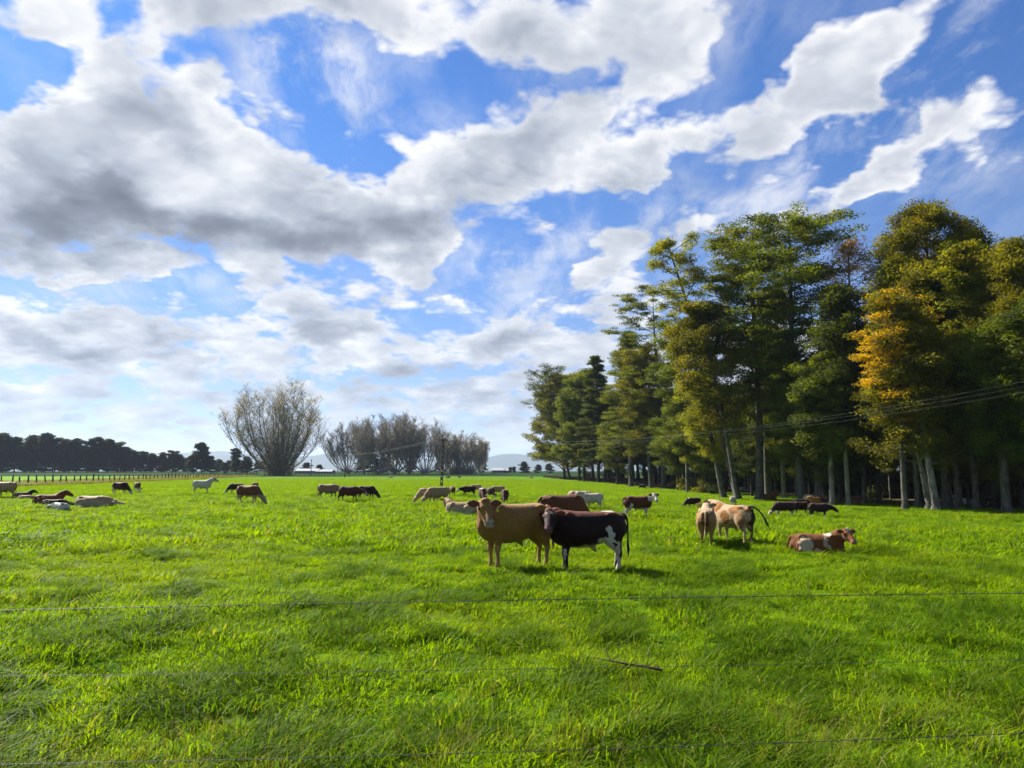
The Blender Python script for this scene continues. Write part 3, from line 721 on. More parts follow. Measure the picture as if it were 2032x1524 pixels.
    meshes = {}
    def M(*a, **k):
        key = repr((a, sorted(k.items())))
        if key not in meshes: meshes[key] = cow_mesh("cow", *a, **k)
        return meshes[key]
    eyem = simple_mat("eye", (0.012, 0.008, 0.006), 0.08, 0.6)
    tagm = simple_mat("yellow_plastic", (0.62, 0.55, 0.04), 0.4)
    em = bpy.data.meshes.new("eye"); bb = Body(); bb.ball((0, 0, 0), (.025, .025, .025)); em = bb.mesh("eye"); em.materials.append(eyem)
    def cow(mesh, mat, px, py, hpx, yaw, label, eyes=False, tagged=None, cat="cow", name="cow", group="cattle grazing and resting in the pasture", lie=False, sink=0.0, at=None, s=None, w=1.0):
        """feet at a pixel of the photograph, height given in its pixels; yaw in degrees, 0 faces right, 90 away"""
        g = hit(px, py) if at is None else Vector((at[0], at[1], gz(*at)))
        d = math.hypot(g.x, g.y)
        sc = s or hpx * g.y / F_PX / (0.73 if lie else 1.34)
        sink = sink or (0.03 if lie else 0.055); sc *= 1.03
        o = new_obj(name, mesh, mats[mat], loc=(g.x, g.y, g.z + 0.01 - sink), rotz=math.radians(yaw), scale=(sc, sc * w, sc))
        tag(o, label, cat, group)
        if eyes:
            e = mesh["eyes"]
            for k in (0, 3): new_obj("eye", em, None, o, loc=(e[k], e[k + 1], e[k + 2]))
        if tagged:
            f = [Vector(mesh["face"][i:i + 3]) for i in (0, 3, 6, 9)]
            c = Vector(mesh["tagp" if tagged == -1 else "tagp2"])
            tb = Tubes(); tb.add_box((0, 0, -.04), (.026, .004, .030)); tb.add_box((0, 0, 0), (.012, .005, .016))
            tm = tb.mesh("ear_tag", False)
            q = new_obj("ear_tag", tm, tagm, o, loc=c + f[1] * .03)
            q.rotation_euler = (0, 0, math.atan2(f[2].y, f[2].x))
        return o
    hero = dict(voxel=0.020)
    # the two bullocks that face the camera
    cow(M('front', **hero), 'hero_tan', 1022, 1126, 126, 209, "golden tan bullock with a yellow ear tag, standing in front and facing the camera", True, 1)
    cow(M('turnl', **hero), 'hero_dark', 1166, 1133, 118, 183, "dark red-brown bullock with white hind legs, standing in front of all the cattle", True)
    # middle group on the right
    cow(M('stand', tail='hang', voxel=.022), 'rear_tan', 1403, 1085, 76, 75, "golden tan cow seen from behind, its tail hanging straight down", w=1.0)
    cow(M('stand', tail='swish', voxel=.022), 'pied', 1456, 1077, 76, 118, "cream and russet patched cow swinging its black tail out to the side")
    cow(M('lieturn', lie=True, voxel=.022), 'pied_lie', 1622, 1099, 42, -10, "russet and white bullock lying in the grass, head turned to the camera", True, lie=True)
    cow(M('look'), 'hereford', 1266, 1028, 44, 8, "red cow with a white face standing alone, looking at the camera", True)
    cow(M('graze'), 'dark_ws', 1376, 1009, 22, 180, "dark brown cow with a white shoulder mark, grazing towards the left alone")
    cow(M('graze'), 'white', 1455, 1004, 19, 60, "small white cow standing behind the cow with the raised tail")
    cow(M('graze'), 'dark_wn', 1556, 1026, 30, 180, "dark cow with a white nose, head down at the left end of the dark trio")
    cow(M('graze', step=.10), 'dark', 1590, 1023, 27, 10, "dark red cow, in the middle of the dark trio before the tree trunks")
    cow(M('low', step=.06), 'dark_wl', 1625, 1028, 30, -14, "dark cow with white lower legs, at the right end of the dark trio")
    cow(M('lieup', lie=True), 'orange', 1528, 992, 13, 30, "orange-brown cow lying at the foot of the leaning trunks", lie=True)
    cow(M('liedown', lie=True), 'black', 1585, 1001, 11, 10, "black cow lying behind the dark trio under the trees", lie=True)
    cow(M('graze'), 'cream', 1606, 1000, 18, 120, "cream cow standing beneath the trees behind the dark trio")
    cow(M('stand'), 'orange', 1618, 1003, 17, 190, "orange cow standing beneath the trees beside a cream cow")
    cow(M('stand'), 'red', 1641, 1001, 17, 100, "dark red cow half hidden behind a pale trunk")
    cow(M('low'), 'brown', 1702, 1001, 17, 170, "brown cow in the shade between thin trunks")
    cow(M('graze'), 'black_w', 1966, 1004, 18, 190, "black and white cow in deep shade at the right end of the wood")
    cow(M('lieup', lie=True), 'bw', 1912, 1001, 14, 150, "black and white cow lying beside a trunk in the shade", lie=True)
    cow(M('graze'), 'white', 1474, 976, 10, 0, "tiny white-faced cow far inside the wood")
    cow(M('graze'), 'black_w', 1274, 971, 9, 0, "black cow with a white back at the foot of the wood's edge")
    # middle
    cow(M('graze', voxel=.022), 'redbrown', 1116, 1068, 86, 35, "russet cow grazing just behind the two front bullocks")
    cow(M('graze'), 'cream', 1150, 1010, 36, 165, "large cream cow grazing beyond the russet one")
    cow(M('graze'), 'brown', 1171, 1009, 32, 178, "brown cow grazing, hidden behind a white calf")
    cow(M('stand'), 'white', 1175, 1012, 33, 172, "white calf standing side-on in front of a brown cow", cat="calf", name="calf")
    # left of centre
    cow(M('graze', step=.08), 'pale', 850, 998, 30, 200, "pale cream cow grazing behind a tan one, left of the tall pole's foot")
    cow(M('graze', step=-.08), 'tan', 869, 1001, 35, 207, "tan cow grazing with its head to the left near the pole's foot")
    cow(M('low'), 'redbrown', 897, 984, 19, 110, "small russet cow seen from behind, right of the utility pole")
    cow(M('low', step=.08), 'dark_wf', 930, 985, 21, 180, "black cow with a white face looking left in the distant cluster")
    cow(M('graze'), 'pale', 944, 978, 17, 0, "pale cow showing only its back behind a black one")
    cow(M('graze', bull=False), 'roan', 957, 996, 28, -82, "brown and white cow grazing head-on to the camera")
    cow(M('graze', step=.12), 'red_leg', 972, 989, 22, -60, "brown cow with one white leg between two grazing ones")
    cow(M('graze'), 'tan', 988, 984, 20, 178, "yellowish tan cow side-on in the distant cluster")
    cow(M('graze', bull=False), 'brown_rump', 1002, 999, 28, -95, "brown cow with a white rump, grazing head-on to the camera")
    cow(M('lieturn', lie=True), 'tan', 916, 1022, 27, 173, "tan calf lying with raised head beside the golden bullock", lie=True, cat="calf", name="calf", eyes=True)
    cow(M('liedown', lie=True), 'redcalf', 992, 1012, 13, 10, "russet calf lying, seen just above the golden bullock's back", lie=True, cat="calf", name="calf")
    # left
    cow(M('low', step=.14), 'tan_grey', 650, 992, 31, 0, "greyish tan cow walking right, last of three walking together")
    cow(M('low', step=-.14), 'red_wf', 692, 996, 31, 0, "dark red cow with a pale face, middle of three walking together")
    cow(M('graze', step=.10), 'dark', 727, 991, 27, 2, "nearly black cow leading the three that walk together")
    cow(M('graze', voxel=.024), 'brown', 492, 1000, 37, -10, "brown cow with pale legs grazing on the left, its head at right")
    cow(M('graze'), 'dark_wn', 468, 980, 21, 185, "dark cow with a white nose half hidden behind a brown grazing one")
    cow(M('graze'), 'orange', 506, 976, 19, 90, "small orange cow seen from behind beyond a brown grazing one")
    cow(M('up'), 'white_grey', 400, 980, 27, 15, "white cow with a grey head standing alone, facing right")
    cow(M('graze'), 'red_leg', 238, 982, 25, -8, "red-brown cow with white hind legs grazing near the post fence")
    cow(M('graze'), 'hereford', 272, 977, 20, -50, "small red and white cow grazing beside the red-brown one by the fence")
    cow(M('liedown', lie=True), 'tan', 183, 1010, 27, 0, "long tan cow lying flat with its head stretched low to the right", lie=True)
    cow(M('liedown', lie=True), 'bw', 118, 1013, 16, 160, "black and white cow lying in front of two darker ones", lie=True)
    cow(M('liedown', lie=True), 'dark', 106, 1007, 17, 20, "dark brown cow lying between a red and a black and white one", lie=True)
    cow(M('lieup', lie=True), 'redcalf', 96, 1002, 21, 35, "red-brown cow lying with its head raised, behind the dark lying one", lie=True)
    cow(M('low', step=.12), 'tan', 8, 990, 34, 180, "tan cow walking out of the left edge of the pasture")
    cow(M('liedown', lie=True), 'tan', 50, 993, 11, 10, "small tan calf lying right behind the walking tan cow", lie=True, cat="calf", name="calf")
    cow(M('lieup', lie=True), 'dark', 46, 988, 12, 30, "small dark calf lying beyond the tan calf at the left", lie=True, cat="calf", name="calf")
    # specks in the next field
    G = "distant cattle in the next field"
    cow(M('graze', voxel=.05), 'white', 777, 950, 6, 180, "white speck of a cow in the dark field beyond the crest", group=G)
    cow(M('graze', voxel=.05), 'black', 890, 950, 5, 180, "black speck of a cow in the dark field, left of another black one", group=G)
    cow(M('graze', voxel=.05), 'black', 911, 949, 4, 0, "smaller black speck of a cow in the dark field, right of another", group=G)
    cow(M('graze', voxel=.05), 'white', 1053, 950, 5, 0, "white speck of a cow in the dark field near the wood's end", group=G)
build_cattle()

# ------------------------------------------------------------------ trees
def mat_leaf(name, c1, c2, c3=None, k3=0.25, sc=0.35):
    m = bpy.data.materials.new(name); m.use_nodes = True; t = NT(m.node_tree); t.n.clear()
    out = t.node('ShaderNodeOutputMaterial'); g = t.node('ShaderNodeNewGeometry')
    pos = g.outputs['Position']; rnd = g.outputs['Random Per Island']
    a = t.noise(pos, sc, 3, 0.55)[0]
    c = t.mix(t.mapr(a, 0.38, 0.62), rgb(*(q * 1.1 for q in c1)), rgb(*(q * 1.5 for q in c2)))
    if c3: c = t.mix(t.mapr(t.noise(t.v('ADD', pos, (37.0, 11.0, 5.0)), sc * .8, 3, .55)[0], 0.62 - k3 * .5, 0.72 - k3 * .5), c, rgb(*c3))
    c = t.mix(t.mapr(rnd, 0, 1, 0.0, 0.45, False), c, t.mix(1.0, c, rgb(1.5, 1.35, .9), 'MULTIPLY'))
    p = t.node('ShaderNodeBsdfPrincipled'); t.l.new(c, p.inputs['Base Color'])
    p.inputs['Roughness'].default_value = 0.55; p.inputs['Specular IOR Level'].default_value = 0.12
    tr = t.node('ShaderNodeBsdfTranslucent'); t.l.new(t.mix(1.0, c, rgb(1.8, 1.6, .4), 'MULTIPLY'), tr.inputs[0])
    mx = t.node('ShaderNodeMixShader'); mx.inputs[0].default_value = 0.45
    t.l.new(p.outputs[0], mx.inputs[1]); t.l.new(tr.outputs[0], mx.inputs[2]); t.l.new(mx.outputs[0], out.inputs[0])
    return m

def mat_bark(name, c1, c2, moss=0.0):
    m = bpy.data.materials.new(name); m.use_nodes = True; t = NT(m.node_tree); t.n.clear()
    out = t.node('ShaderNodeOutputMaterial'); p = t.node('ShaderNodeBsdfPrincipled'); t.l.new(p.outputs[0], out.inputs[0])
    pos = t.node('ShaderNodeNewGeometry').outputs['Position']
    v = t.v('MULTIPLY', pos, (1.0, 1.0, 0.25))
    n = t.noise(v, 5.0, 6, 0.7)[0]; big = t.noise(pos, 0.8, 4, .6)[0]
    c = t.mix(t.mapr(n, .35, .65), rgb(*c1), rgb(*c2))
    c = t.mix(t.mapr(big, .5, .62, 0.0, .6), c, rgb(*(q * .45 for q in c1)))
    if moss: c = t.mix(t.mapr(t.noise(pos, 1.7, 4, .6)[0], .5, .62, 0, moss), c, rgb(.05, .07, .02))
    t.l.new(c, p.inputs['Base Color']); p.inputs['Roughness'].default_value = 0.9; p.inputs['Specular IOR Level'].default_value = 0.15
    b = t.node('ShaderNodeBump'); b.inputs['Strength'].default_value = 0.8; b.inputs['Distance'].default_value = 0.06
    t.l.new(n, b.inputs['Height']); t.l.new(b.outputs[0], p.inputs['Normal'])
    return m

def leaf_mesh(rs, C, R, flat, n_per, size, up=0.55, droop=0.0):
    """many small leaf sprays filling flattened clumps centred on C with radius R"""
    n = np.maximum((n_per * (R / R.mean()) ** 2).astype(int), 6)
    idx = np.repeat(np.arange(len(C)), n); N = len(idx)
    d = rs.normal(size=(N, 3)); d /= np.linalg.norm(d, axis=1)[:, None]
    r = rs.uniform(0, 1, N) ** 0.45
    P = d * r[:, None] * R[idx][:, None]; P[:, 2] *= flat
    P[:, 2] -= droop * (P[:, 0] ** 2 + P[:, 1] ** 2) / R[idx]
    P += C[idx]
    nrm = rs.normal(size=(N, 3)); nrm[:, 2] = nrm[:, 2] * .6 + np.sign(nrm[:, 2]) * up * 1.4
    nrm /= np.linalg.norm(nrm, axis=1)[:, None]
    a = np.cross(nrm, rs.normal(size=(N, 3))); a /= np.linalg.norm(a, axis=1)[:, None]; b = np.cross(nrm, a)
    s = size * rs.uniform(.55, 1.35, N)[:, None]
    q = np.stack([P - a * s, P + b * s * .42 + nrm * s * .12, P + a * s, P - b * s * .42 + nrm * s * .12], 1).reshape(-1, 3)
    F = np.arange(N * 4).reshape(N, 4)
    return q, F

def limb_path(rs, p0, dirn, length, n=6, wob=.12, lift=0.0):
    P = [np.array(p0, float)]; d = np.array(dirn, float); d /= np.linalg.norm(d)
    for i in range(n):
        d = d + rs.normal(size=3) * wob + np.array((0, 0, lift)); d /= np.linalg.norm(d)
        P.append(P[-1] + d * length / n)
    return np.array(P)

def grow_tree(seed, H, r0, lean=(0, 0), c0=.35, width=5.0, shape='round', nl=26, dens=70, size=.21, flat=.52, pad=1.35, gap=.0, side=None, bark_sides=9, bend=0.0, fork=0.0):
    """returns trunk mesh and crown mesh: a trunk that carries limbs, limbs that carry clumps of leaves"""
    rs = np.random.RandomState(seed); tb = Tubes()
    zz = np.linspace(0, 1, 12); ph = rs.uniform(0, 6.28, 2)
    wob = .012 * H
    TP = np.stack([lean[0] * H * zz ** (1 + bend) + wob * np.sin(zz * 5 + ph[0]) * zz, lean[1] * H * zz + wob * np.sin(zz * 4 + ph[1]) * zz, zz * H * .96 - .3 * (zz == 0)], -1)
    TR = r0 * (1 - zz) ** .75 + .05; TR[0] *= 1.75; TR[1] *= 1.0
    TP = np.insert(TP, 1, TP[0] * .55 + TP[1] * .45 * .35 + np.array([0, 0, .0]), 0); TP[1, 2] = .55; TR = np.insert(TR, 1, r0 * 1.18)
    TP[1, 0] = TP[0, 0] * .8 + TP[2, 0] * .2; TP[1, 1] = TP[0, 1] * .8 + TP[2, 1] * .2
    tb.add(TP, TR, bark_sides)
    for a in rs.uniform(0, 2 * PI, 5):                                  # root flare
        tb.add([(math.cos(a) * r0 * .4, math.sin(a) * r0 * .4, 1.0), (math.cos(a) * r0 * 1.1, math.sin(a) * r0 * 1.1, .25), (math.cos(a) * r0 * 2.3, math.sin(a) * r0 * 2.3, -.25)], [r0 * .5, r0 * .42, r0 * .12], 5)
    C, R = [], []
    def at(f):
        q = f * (len(TP) - 1); z = f * H * .96; i = np.searchsorted(TP[:, 2], z) - 1; i = min(max(i, 0), len(TP) - 2)
        t = (z - TP[i, 2]) / (TP[i + 1, 2] - TP[i, 2] + 1e-6); return TP[i] * (1 - t) + TP[i + 1] * t, TR[i] * (1 - t) + TR[i + 1] * t
    for k in range(nl):
        f = c0 + (1 - c0) * ((k + rs.uniform(0, .9)) / nl) ** .9
        if rs.uniform() < gap: continue
        p, r = at(min(f, .99)); u = (f - c0) / (1 - c0)
        prof = {'round': math.sqrt(max(.04, 1 - (2 * u - .95) ** 2)), 'cone': (1 - u) ** .8 + .08, 'umbrella': .35 + .65 * math.sin(PI * min(1, u * .62 + .18)) if u < .95 else .5,
                'column': .75 + .25 * math.sin(PI * u) - .4 * max(0, u - .8) * 5 * .5, 'dome': math.sqrt(max(.03, 1 - u ** 2.4))}[shape]
        L = width * prof * rs.uniform(.72, 1.12); az = k * 2.4 + rs.uniform(-.5, .5)
        if side is not None and rs.uniform() < .45: az = side + rs.uniform(-.9, .9)
        el = {'cone': .05, 'umbrella': .55, 'round': .35 + .4 * u, 'column': .6, 'dome': .45 + .3 * u}[shape]
        d = (math.cos(az), math.sin(az), math.tan(el * rs.uniform(.6, 1.2)))
        P = limb_path(rs, p, d, L, 6, .10, -.03 if shape != 'umbrella' else -.06)
        tb.add(P, np.linspace(max(.05, r * .42), .03, len(P)), 5, False)
        C.append(P[-1]); R.append(pad * rs.uniform(.8, 1.2))
        for j in range(int(3 + L * .7)):
            i = rs.randint(1, len(P) - 1) if L > 2 else 2; q = P[i]
            a2 = az + rs.choice((-1, 1)) * rs.uniform(.4, 1.3)
            l2 = L * rs.uniform(.22, .5); d2 = (math.cos(a2), math.sin(a2), rs.uniform(-.05, .55))
            Q = limb_path(rs, q, d2, l2, 3, .12)
            tb.add(Q, np.linspace(.055, .02, len(Q)), 3, False)
            C.append(Q[-1]); R.append(pad * rs.uniform(.6, 1.15))
            if rs.uniform() < .5: C.append(Q[-2] + rs.normal(size=3) * .3); R.append(pad * rs.uniform(.5, .8))
    C.append(TP[-1]); R.append(pad)
    C = np.array(C); R = np.array(R)
    V, F = leaf_mesh(rs, C, R, flat, dens, size)
    return tb.mesh("trunk"), mesh_np("crown", V, [F])

def put_tree(name, label, cat, meshes, mats, x, y, rot=0.0, s=1.0, group=None, zoff=0.0):
    e = bpy.data.objects.new(name, None); COL.objects.link(e)
    e.location = (x, y, gz(x, y) + zoff); e.rotation_euler = (0, 0, rot); e.scale = (s, s, s) if not hasattr(s, '__len__') else s
    tag(e, label, cat, group)
    new_obj("trunk", meshes[0], mats[0], e)
    if meshes[1] is not None: new_obj("crown", meshes[1], mats[1], e)
    return e

def build_wood():
    L = dict(
        green=mat_leaf("green_leaves", (.034, .052, .007), (.078, .105, .010), (.11, .12, .010), .10),
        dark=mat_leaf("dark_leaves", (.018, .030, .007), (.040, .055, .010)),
        olive=mat_leaf("olive_leaves", (.052, .056, .007), (.105, .108, .011), (.13, .115, .010), .12),
        bright=mat_leaf("yellow_green_leaves", (.085, .105, .009), (.150, .165, .012), (.17, .155, .012), .15),
        gold=mat_leaf("golden_leaves", (.22, .150, .007), (.29, .20, .009), (.085, .095, .009), .34),
        rust=mat_leaf("russet_leaves", (.20, .105, .030), (.26, .16, .04)),
        mid=mat_leaf("mid_green_leaves", (.042, .058, .009), (.085, .103, .013)),
    )
    bark = mat_bark("grey_bark", (.055, .048, .038), (.15, .135, .11), .45)
    pale = mat_bark("pale_bark", (.13, .115, .09), (.27, .25, .21), .2)
    darkb = mat_bark("dark_bark", (.028, .024, .019), (.065, .055, .042), .3)
    G = "tall trees along the edge of the wood"
    def front(px, py, top, wpx, kind, leaf, label, seed, lean=0.0, c0=.35, r=None, bk=None, **kw):
        g = hit(px, py); sc = g.y / F_PX
        H = (py - top) * sc * 1.0; w = wpx / 2 * sc
        lx = lean * sc / H
        kw['size'] = kw.get('size', .21) * .78; kw['dens'] = int(kw.get('dens', 70) * 1.55); kw['nl'] = int(kw.get('nl', 26) * 1.15)
        m = grow_tree(seed, H, (r or 9) * sc * .68, (lx, 0), c0 * .78, w, kind, **kw)
        put_tree("tree", label, "tree", m, (bk or bark, L[leaf]), g.x, g.y, group=G)
    # pixel x, foot y, top y, crown width, crown shape, leaves ...
    front(1131, 952, 728, 110, 'umbrella', 'dark', "slender tree at the wood's left end, a thin spray of twigs at its top", 1, lean=-45, c0=.20, r=3.5, bk=darkb, nl=30, dens=50)
    front(1120, 950, 745, 150, 'dome', 'olive', "bushy olive tree closing the left end of the wood", 2, c0=.06, r=4, nl=46, dens=110, size=.30, pad=1.9, bk=darkb)
    front(1160, 955, 735, 130, 'dome', 'green', "round dark green tree left of the pointed one", 3, c0=.18, r=4, nl=40, dens=100, size=.28, pad=1.7, bk=darkb)
    front(1188, 958, 697, 105, 'cone', 'dark', "pointed dark tree with tiered branches near the wood's left end", 4, c0=.20, r=4.5, nl=44, dens=90, size=.24, flat=.28, bk=darkb)
    front(1252, 966, 645, 130, 'cone', 'mid', "tiered grey-green tree with flat layered branches", 5, c0=.30, r=5.5, nl=44, dens=70, flat=.22, pad=1.6)
    front(1292, 969, 690, 110, 'column', 'olive', "olive and amber tree on a forked grey trunk", 6, lean=-15, c0=.28, r=5, nl=40, dens=80, size=.2)
    front(1318, 970, 575, 170, 'umbrella', 'mid', "tree whose flat feathery side branch juts to the left", 7, lean=-10, c0=.42, r=7, nl=26, dens=60, flat=.22, pad=1.4, side=PI)
    front(1365, 977, 640, 140, 'column', 'green', "deep green tree behind the leaning trunks", 8, c0=.22, r=5, nl=40, dens=80)
    front(1436, 988, 735, 110, 'round', 'bright', "yellow-green tree on a trunk curving left", 9, lean=-45, c0=.38, r=8, nl=30, dens=80, size=.17)
    front(1464, 990, 456, 120, 'umbrella', 'bright', "tall tree leaning left, its narrow crown rising above its neighbours", 10, lean=-125, c0=.62, r=9, nl=26, dens=60, size=.19, bend=.1, pad=1.15, flat=.5)
    front(1463, 991, 590, 150, 'round', 'olive', "olive tree filling the middle below the narrow leaning crown", 11, lean=-55, c0=.42, r=6, nl=38, dens=75)
    front(1508, 992, 425, 200, 'umbrella', 'mid', "high layered tree with open branches, left half of the biggest crown", 12, lean=10, c0=.52, r=11, nl=34, dens=60, flat=.22, pad=1.5, side=PI)
    front(1524, 988, 640, 130, 'column', 'dark', "dark tree with a grey forked trunk in the middle of the edge", 13, c0=.42, r=9, nl=30, dens=70)
    front(1592, 996, 404, 235, 'umbrella', 'green', "broad-crowned tall tree, the highest in the middle of the wood", 14, lean=-8, c0=.46, r=11, nl=46, dens=66, flat=.26, pad=1.6)
    front(1556, 989, 560, 120, 'round', 'mid', "straight slim pale trunk carrying a mid-green crown", 15, c0=.45, r=5.5, nl=30, dens=70, bk=pale)
    front(1628, 996, 720, 210, 'dome', 'mid', "stout old trunk under a low, wide feathery crown", 16, c0=.30, r=15, nl=44, dens=110, size=.16, flat=.34, pad=1.5)
    front(1652, 1003, 700, 130, 'round', 'green', "pale slim trunk forking under a dense green crown", 17, c0=.40, r=7, nl=34, dens=90, bk=pale)
    front(1684, 1004, 560, 120, 'column', 'dark', "short pale broken-looking trunk beneath dark leaves", 18, c0=.38, r=5.5, nl=30, dens=70, bk=pale)
    front(1716, 1000, 458, 110, 'column', 'rust', "thin russet tree, nearly bare at the top", 19, c0=.45, r=5, nl=40, dens=36, size=.16, pad=1.3, gap=.05)
    front(1745, 1001, 640, 150, 'round', 'mid', "green tree beneath the thin russet one", 20, c0=.35, r=6, nl=34, dens=80, bk=darkb)
    front(1796, 1012, 562, 150, 'round', 'gold', "golden-yellow tree, the brightest in the wood", 21, c0=.48, r=7, nl=34, dens=62, size=.17, flat=.30, pad=1.2)
    front(1845, 1010, 720, 190, 'dome', 'olive', "broad olive tree on pale twin trunks leaning left", 22, lean=-40, c0=.36, r=8, nl=34, dens=60, size=.16, bk=pale)
    front(1858, 1012, 640, 160, 'round', 'olive', "leaning olive tree whose pale trunk crosses its twin", 23, lean=-30, c0=.40, r=9, nl=38, dens=90, bk=pale)
    front(1880, 1006, 379, 235, 'dome', 'olive', "tallest tree on the right with a great rounded olive crown", 24, c0=.50, r=12, nl=50, dens=90, size=.19, flat=.5, pad=1.5)
    front(1822, 1006, 490, 130, 'round', 'bright', "dense yellow-green crown below the tallest rounded one", 25, c0=.55, r=7, nl=36, dens=110, size=.18, flat=.6, pad=1.3)
    front(1903, 1008, 560, 180, 'column', 'green', "dark-trunked green tree, right of the twin leaning trunks", 26, c0=.34, r=9, nl=44, dens=90)
    front(1938, 1010, 463, 120, 'column', 'bright', "tall narrow yellow-green tree near the right edge", 27, c0=.40, r=7, nl=46, dens=90, size=.18, flat=.55, pad=1.1)
    front(1962, 1004, 425, 150, 'round', 'dark', "dark tree filling in behind the narrow yellow-green one", 28, c0=.42, r=9, nl=40, dens=80, bk=darkb)
    front(1998, 1018, 640, 190, 'round', 'green', "dense tree with a thick pale trunk at the right edge", 29, c0=.36, r=11, nl=46, dens=130, size=.17, pad=1.4)
    front(2050, 1016, 455, 170, 'dome', 'olive', "tall olive and yellow tree cut by the right edge", 30, c0=.40, r=10, nl=46, dens=100, size=.18)
    front(2120, 1022, 560, 200, 'round', 'green', "green tree beyond the right edge of the wood", 31, c0=.30, r=10, nl=44, dens=100)
    # the depth of the wood: shared trees set back in rows
    rs = np.random.RandomState(77)
    var = [grow_tree(100 + i, 28, .24 + .05 * (i % 3), (rs.uniform(-.13, .13), rs.uniform(-.08, .08)), (.18, .26, .30, .16, .24, .22)[i], (4.6, 4.0, 4.4, 5.0, 3.8, 4.6)[i], ('round', 'umbrella', 'dome', 'round', 'column', 'umbrella')[i], nl=38, dens=60, size=.27, pad=1.9, flat=.5) for i in range(6)]
    names = ["dark green tree standing back inside the wood", "olive tree standing back inside the wood", "mid-green tree standing back inside the wood"]
    pts = []
    for k in range(4000):
        y = rs.uniform(50, 250); ex = 57.0 - 0.178 * y; x = ex + 7.5 + rs.uniform(0, 1) * 60
        if x > y * .78 + 6: continue
        if all((x - a) ** 2 + (y - b) ** 2 > (4.3 if x - ex < 25 else 6.0) ** 2 for a, b in pts): pts.append((x, y))
        if len(pts) > 190: break
    for i, (x, y) in enumerate(pts):
        v = rs.randint(6); k = rs.choice(3, p=(.45, .2, .35)); ex = 57.0 - .178 * y
        # the canopy rises into the wood and falls to its left end
        topf = np.interp(y, (55, 75, 100, 150, 200, 250), (.78, .80, .74, .70, .82, .95)) * rs.uniform(.85, 1.05)
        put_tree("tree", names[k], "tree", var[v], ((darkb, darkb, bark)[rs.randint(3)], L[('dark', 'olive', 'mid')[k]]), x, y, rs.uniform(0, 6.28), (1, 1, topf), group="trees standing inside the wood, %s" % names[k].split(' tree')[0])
    # thin understorey stems near the edge
    sv = [grow_tree(200 + i, 9, .09, (rs.uniform(-.12, .12), 0), .45, 1.6, 'column', nl=12, dens=16, size=.16, pad=.8, bark_sides=6) for i in range(4)]
    for i in range(30):
        y = rs.uniform(58, 225); x = 57.0 - .178 * y + rs.uniform(0.5, 9)
        put_tree("sapling", "thin pale sapling among the big trunks at the wood's edge", "sapling", sv[rs.randint(4)], (pale, L['green']), x, y, rs.uniform(0, 6.28), rs.uniform(.7, 1.3), group="saplings at the wood's edge")
    # low broadleaved trees whose foliage hangs in front of the big trunks
    for i, (px, py, h, wpx, leaf, lab) in enumerate(((1150, 957, 95, 80, 'olive', "low olive tree hanging over the field at the wood's left end"), (1225, 965, 100, 70, 'mid', "low tree under the tiered grey-green one"), (1345, 976, 120, 80, 'green', "low green tree filling the gap left of the curving trunk"),
            (1402, 982, 130, 80, 'bright', "low yellow-green tree left of the curving trunk"), (1492, 988, 150, 90, 'dark', "low dark tree between the leaning and the forked trunk"), (1540, 990, 140, 80, 'mid', "low tree right of the forked trunk"),
            (1608, 996, 170, 120, 'mid', "low feathery tree in front of the stout old trunk"), (1668, 1001, 150, 100, 'green', "low green tree over the broken-looking pale trunk"), (1702, 1000, 180, 110, 'dark', "low dark tree under the thin russet one"), (1800, 1005, 190, 110, 'olive', "low olive tree left of the twin leaning trunks"),
            (1880, 1007, 170, 100, 'dark', "low dark tree right of the twin leaning trunks"), (1922, 1008, 180, 110, 'green', "low green tree between the right-hand trunks"), (1975, 1012, 200, 120, 'olive', "low olive tree left of the thick trunk at the right edge"), (2030, 1014, 210, 120, 'green', "low green tree at the very right edge"))):
        front(px, py - 3, py - h * 1.12, wpx * 1.3, 'round', leaf, lab, 500 + i, c0=.30, r=3.2, nl=36, dens=80, size=.15, pad=1.1, flat=.4, bk=darkb)
    # bushes and undergrowth
    def bush(seed, R, H, dens, size):
        r2 = np.random.RandomState(seed); tb = Tubes(); C = []; RR = []
        for k in range(14):
            a = r2.uniform(0, 6.28); rr = R * r2.uniform(.2, .9); z = H * r2.uniform(.3, .95)
            P = limb_path(r2, (0, 0, -.05), (math.cos(a) * rr, math.sin(a) * rr, z), math.hypot(rr, z), 4, .15)
            tb.add(P, np.linspace(.03, .012, len(P)), 4); C.append(P[-1]); RR.append(R * .38 * r2.uniform(.7, 1.2)); C.append(P[2]); RR.append(R * .25)
        V, F = leaf_mesh(r2, np.array(C), np.array(RR), .7, dens, size, .3)
        return tb.mesh("stems"), mesh_np("foliage", V, [F])
    bv = [bush(300 + i, 1.5, 1.6, 46, .13) for i in range(3)]
    def put_bush(label, m, mats, x, y, rot, s, group):
        e = bpy.data.objects.new("bush", None); COL.objects.link(e); e.location = (x, y, gz(x, y)); e.rotation_euler = (0, 0, rot); e.scale = (s,) * 3
        tag(e, label, "bush", group); new_obj("stems", m[0], mats[0], e); new_obj("foliage", m[1], mats[1], e)
    for i, (px, py, s, mt) in enumerate(((1352, 972, 1.3, 'olive'), (1378, 975, 1.5, 'olive'), (1398, 979, 1.3, 'olive'), (1340, 971, 1.0, 'mid'), (1412, 981, .9, 'dark'))):
        g = hit(px, py)
        put_bush(("low olive bush at the wood's edge, in the clump left of the leaning trunks", "large olive bush at the wood's edge, the biggest of its clump", "olive bush at the wood's edge nearest the curving trunk", "small green bush at the left end of the bush clump", "small dark bush at the right end of the bush clump")[i], bv[i % 3], (darkb, L[mt]), g.x, g.y, i, s, "bushes in a clump at the wood's edge")
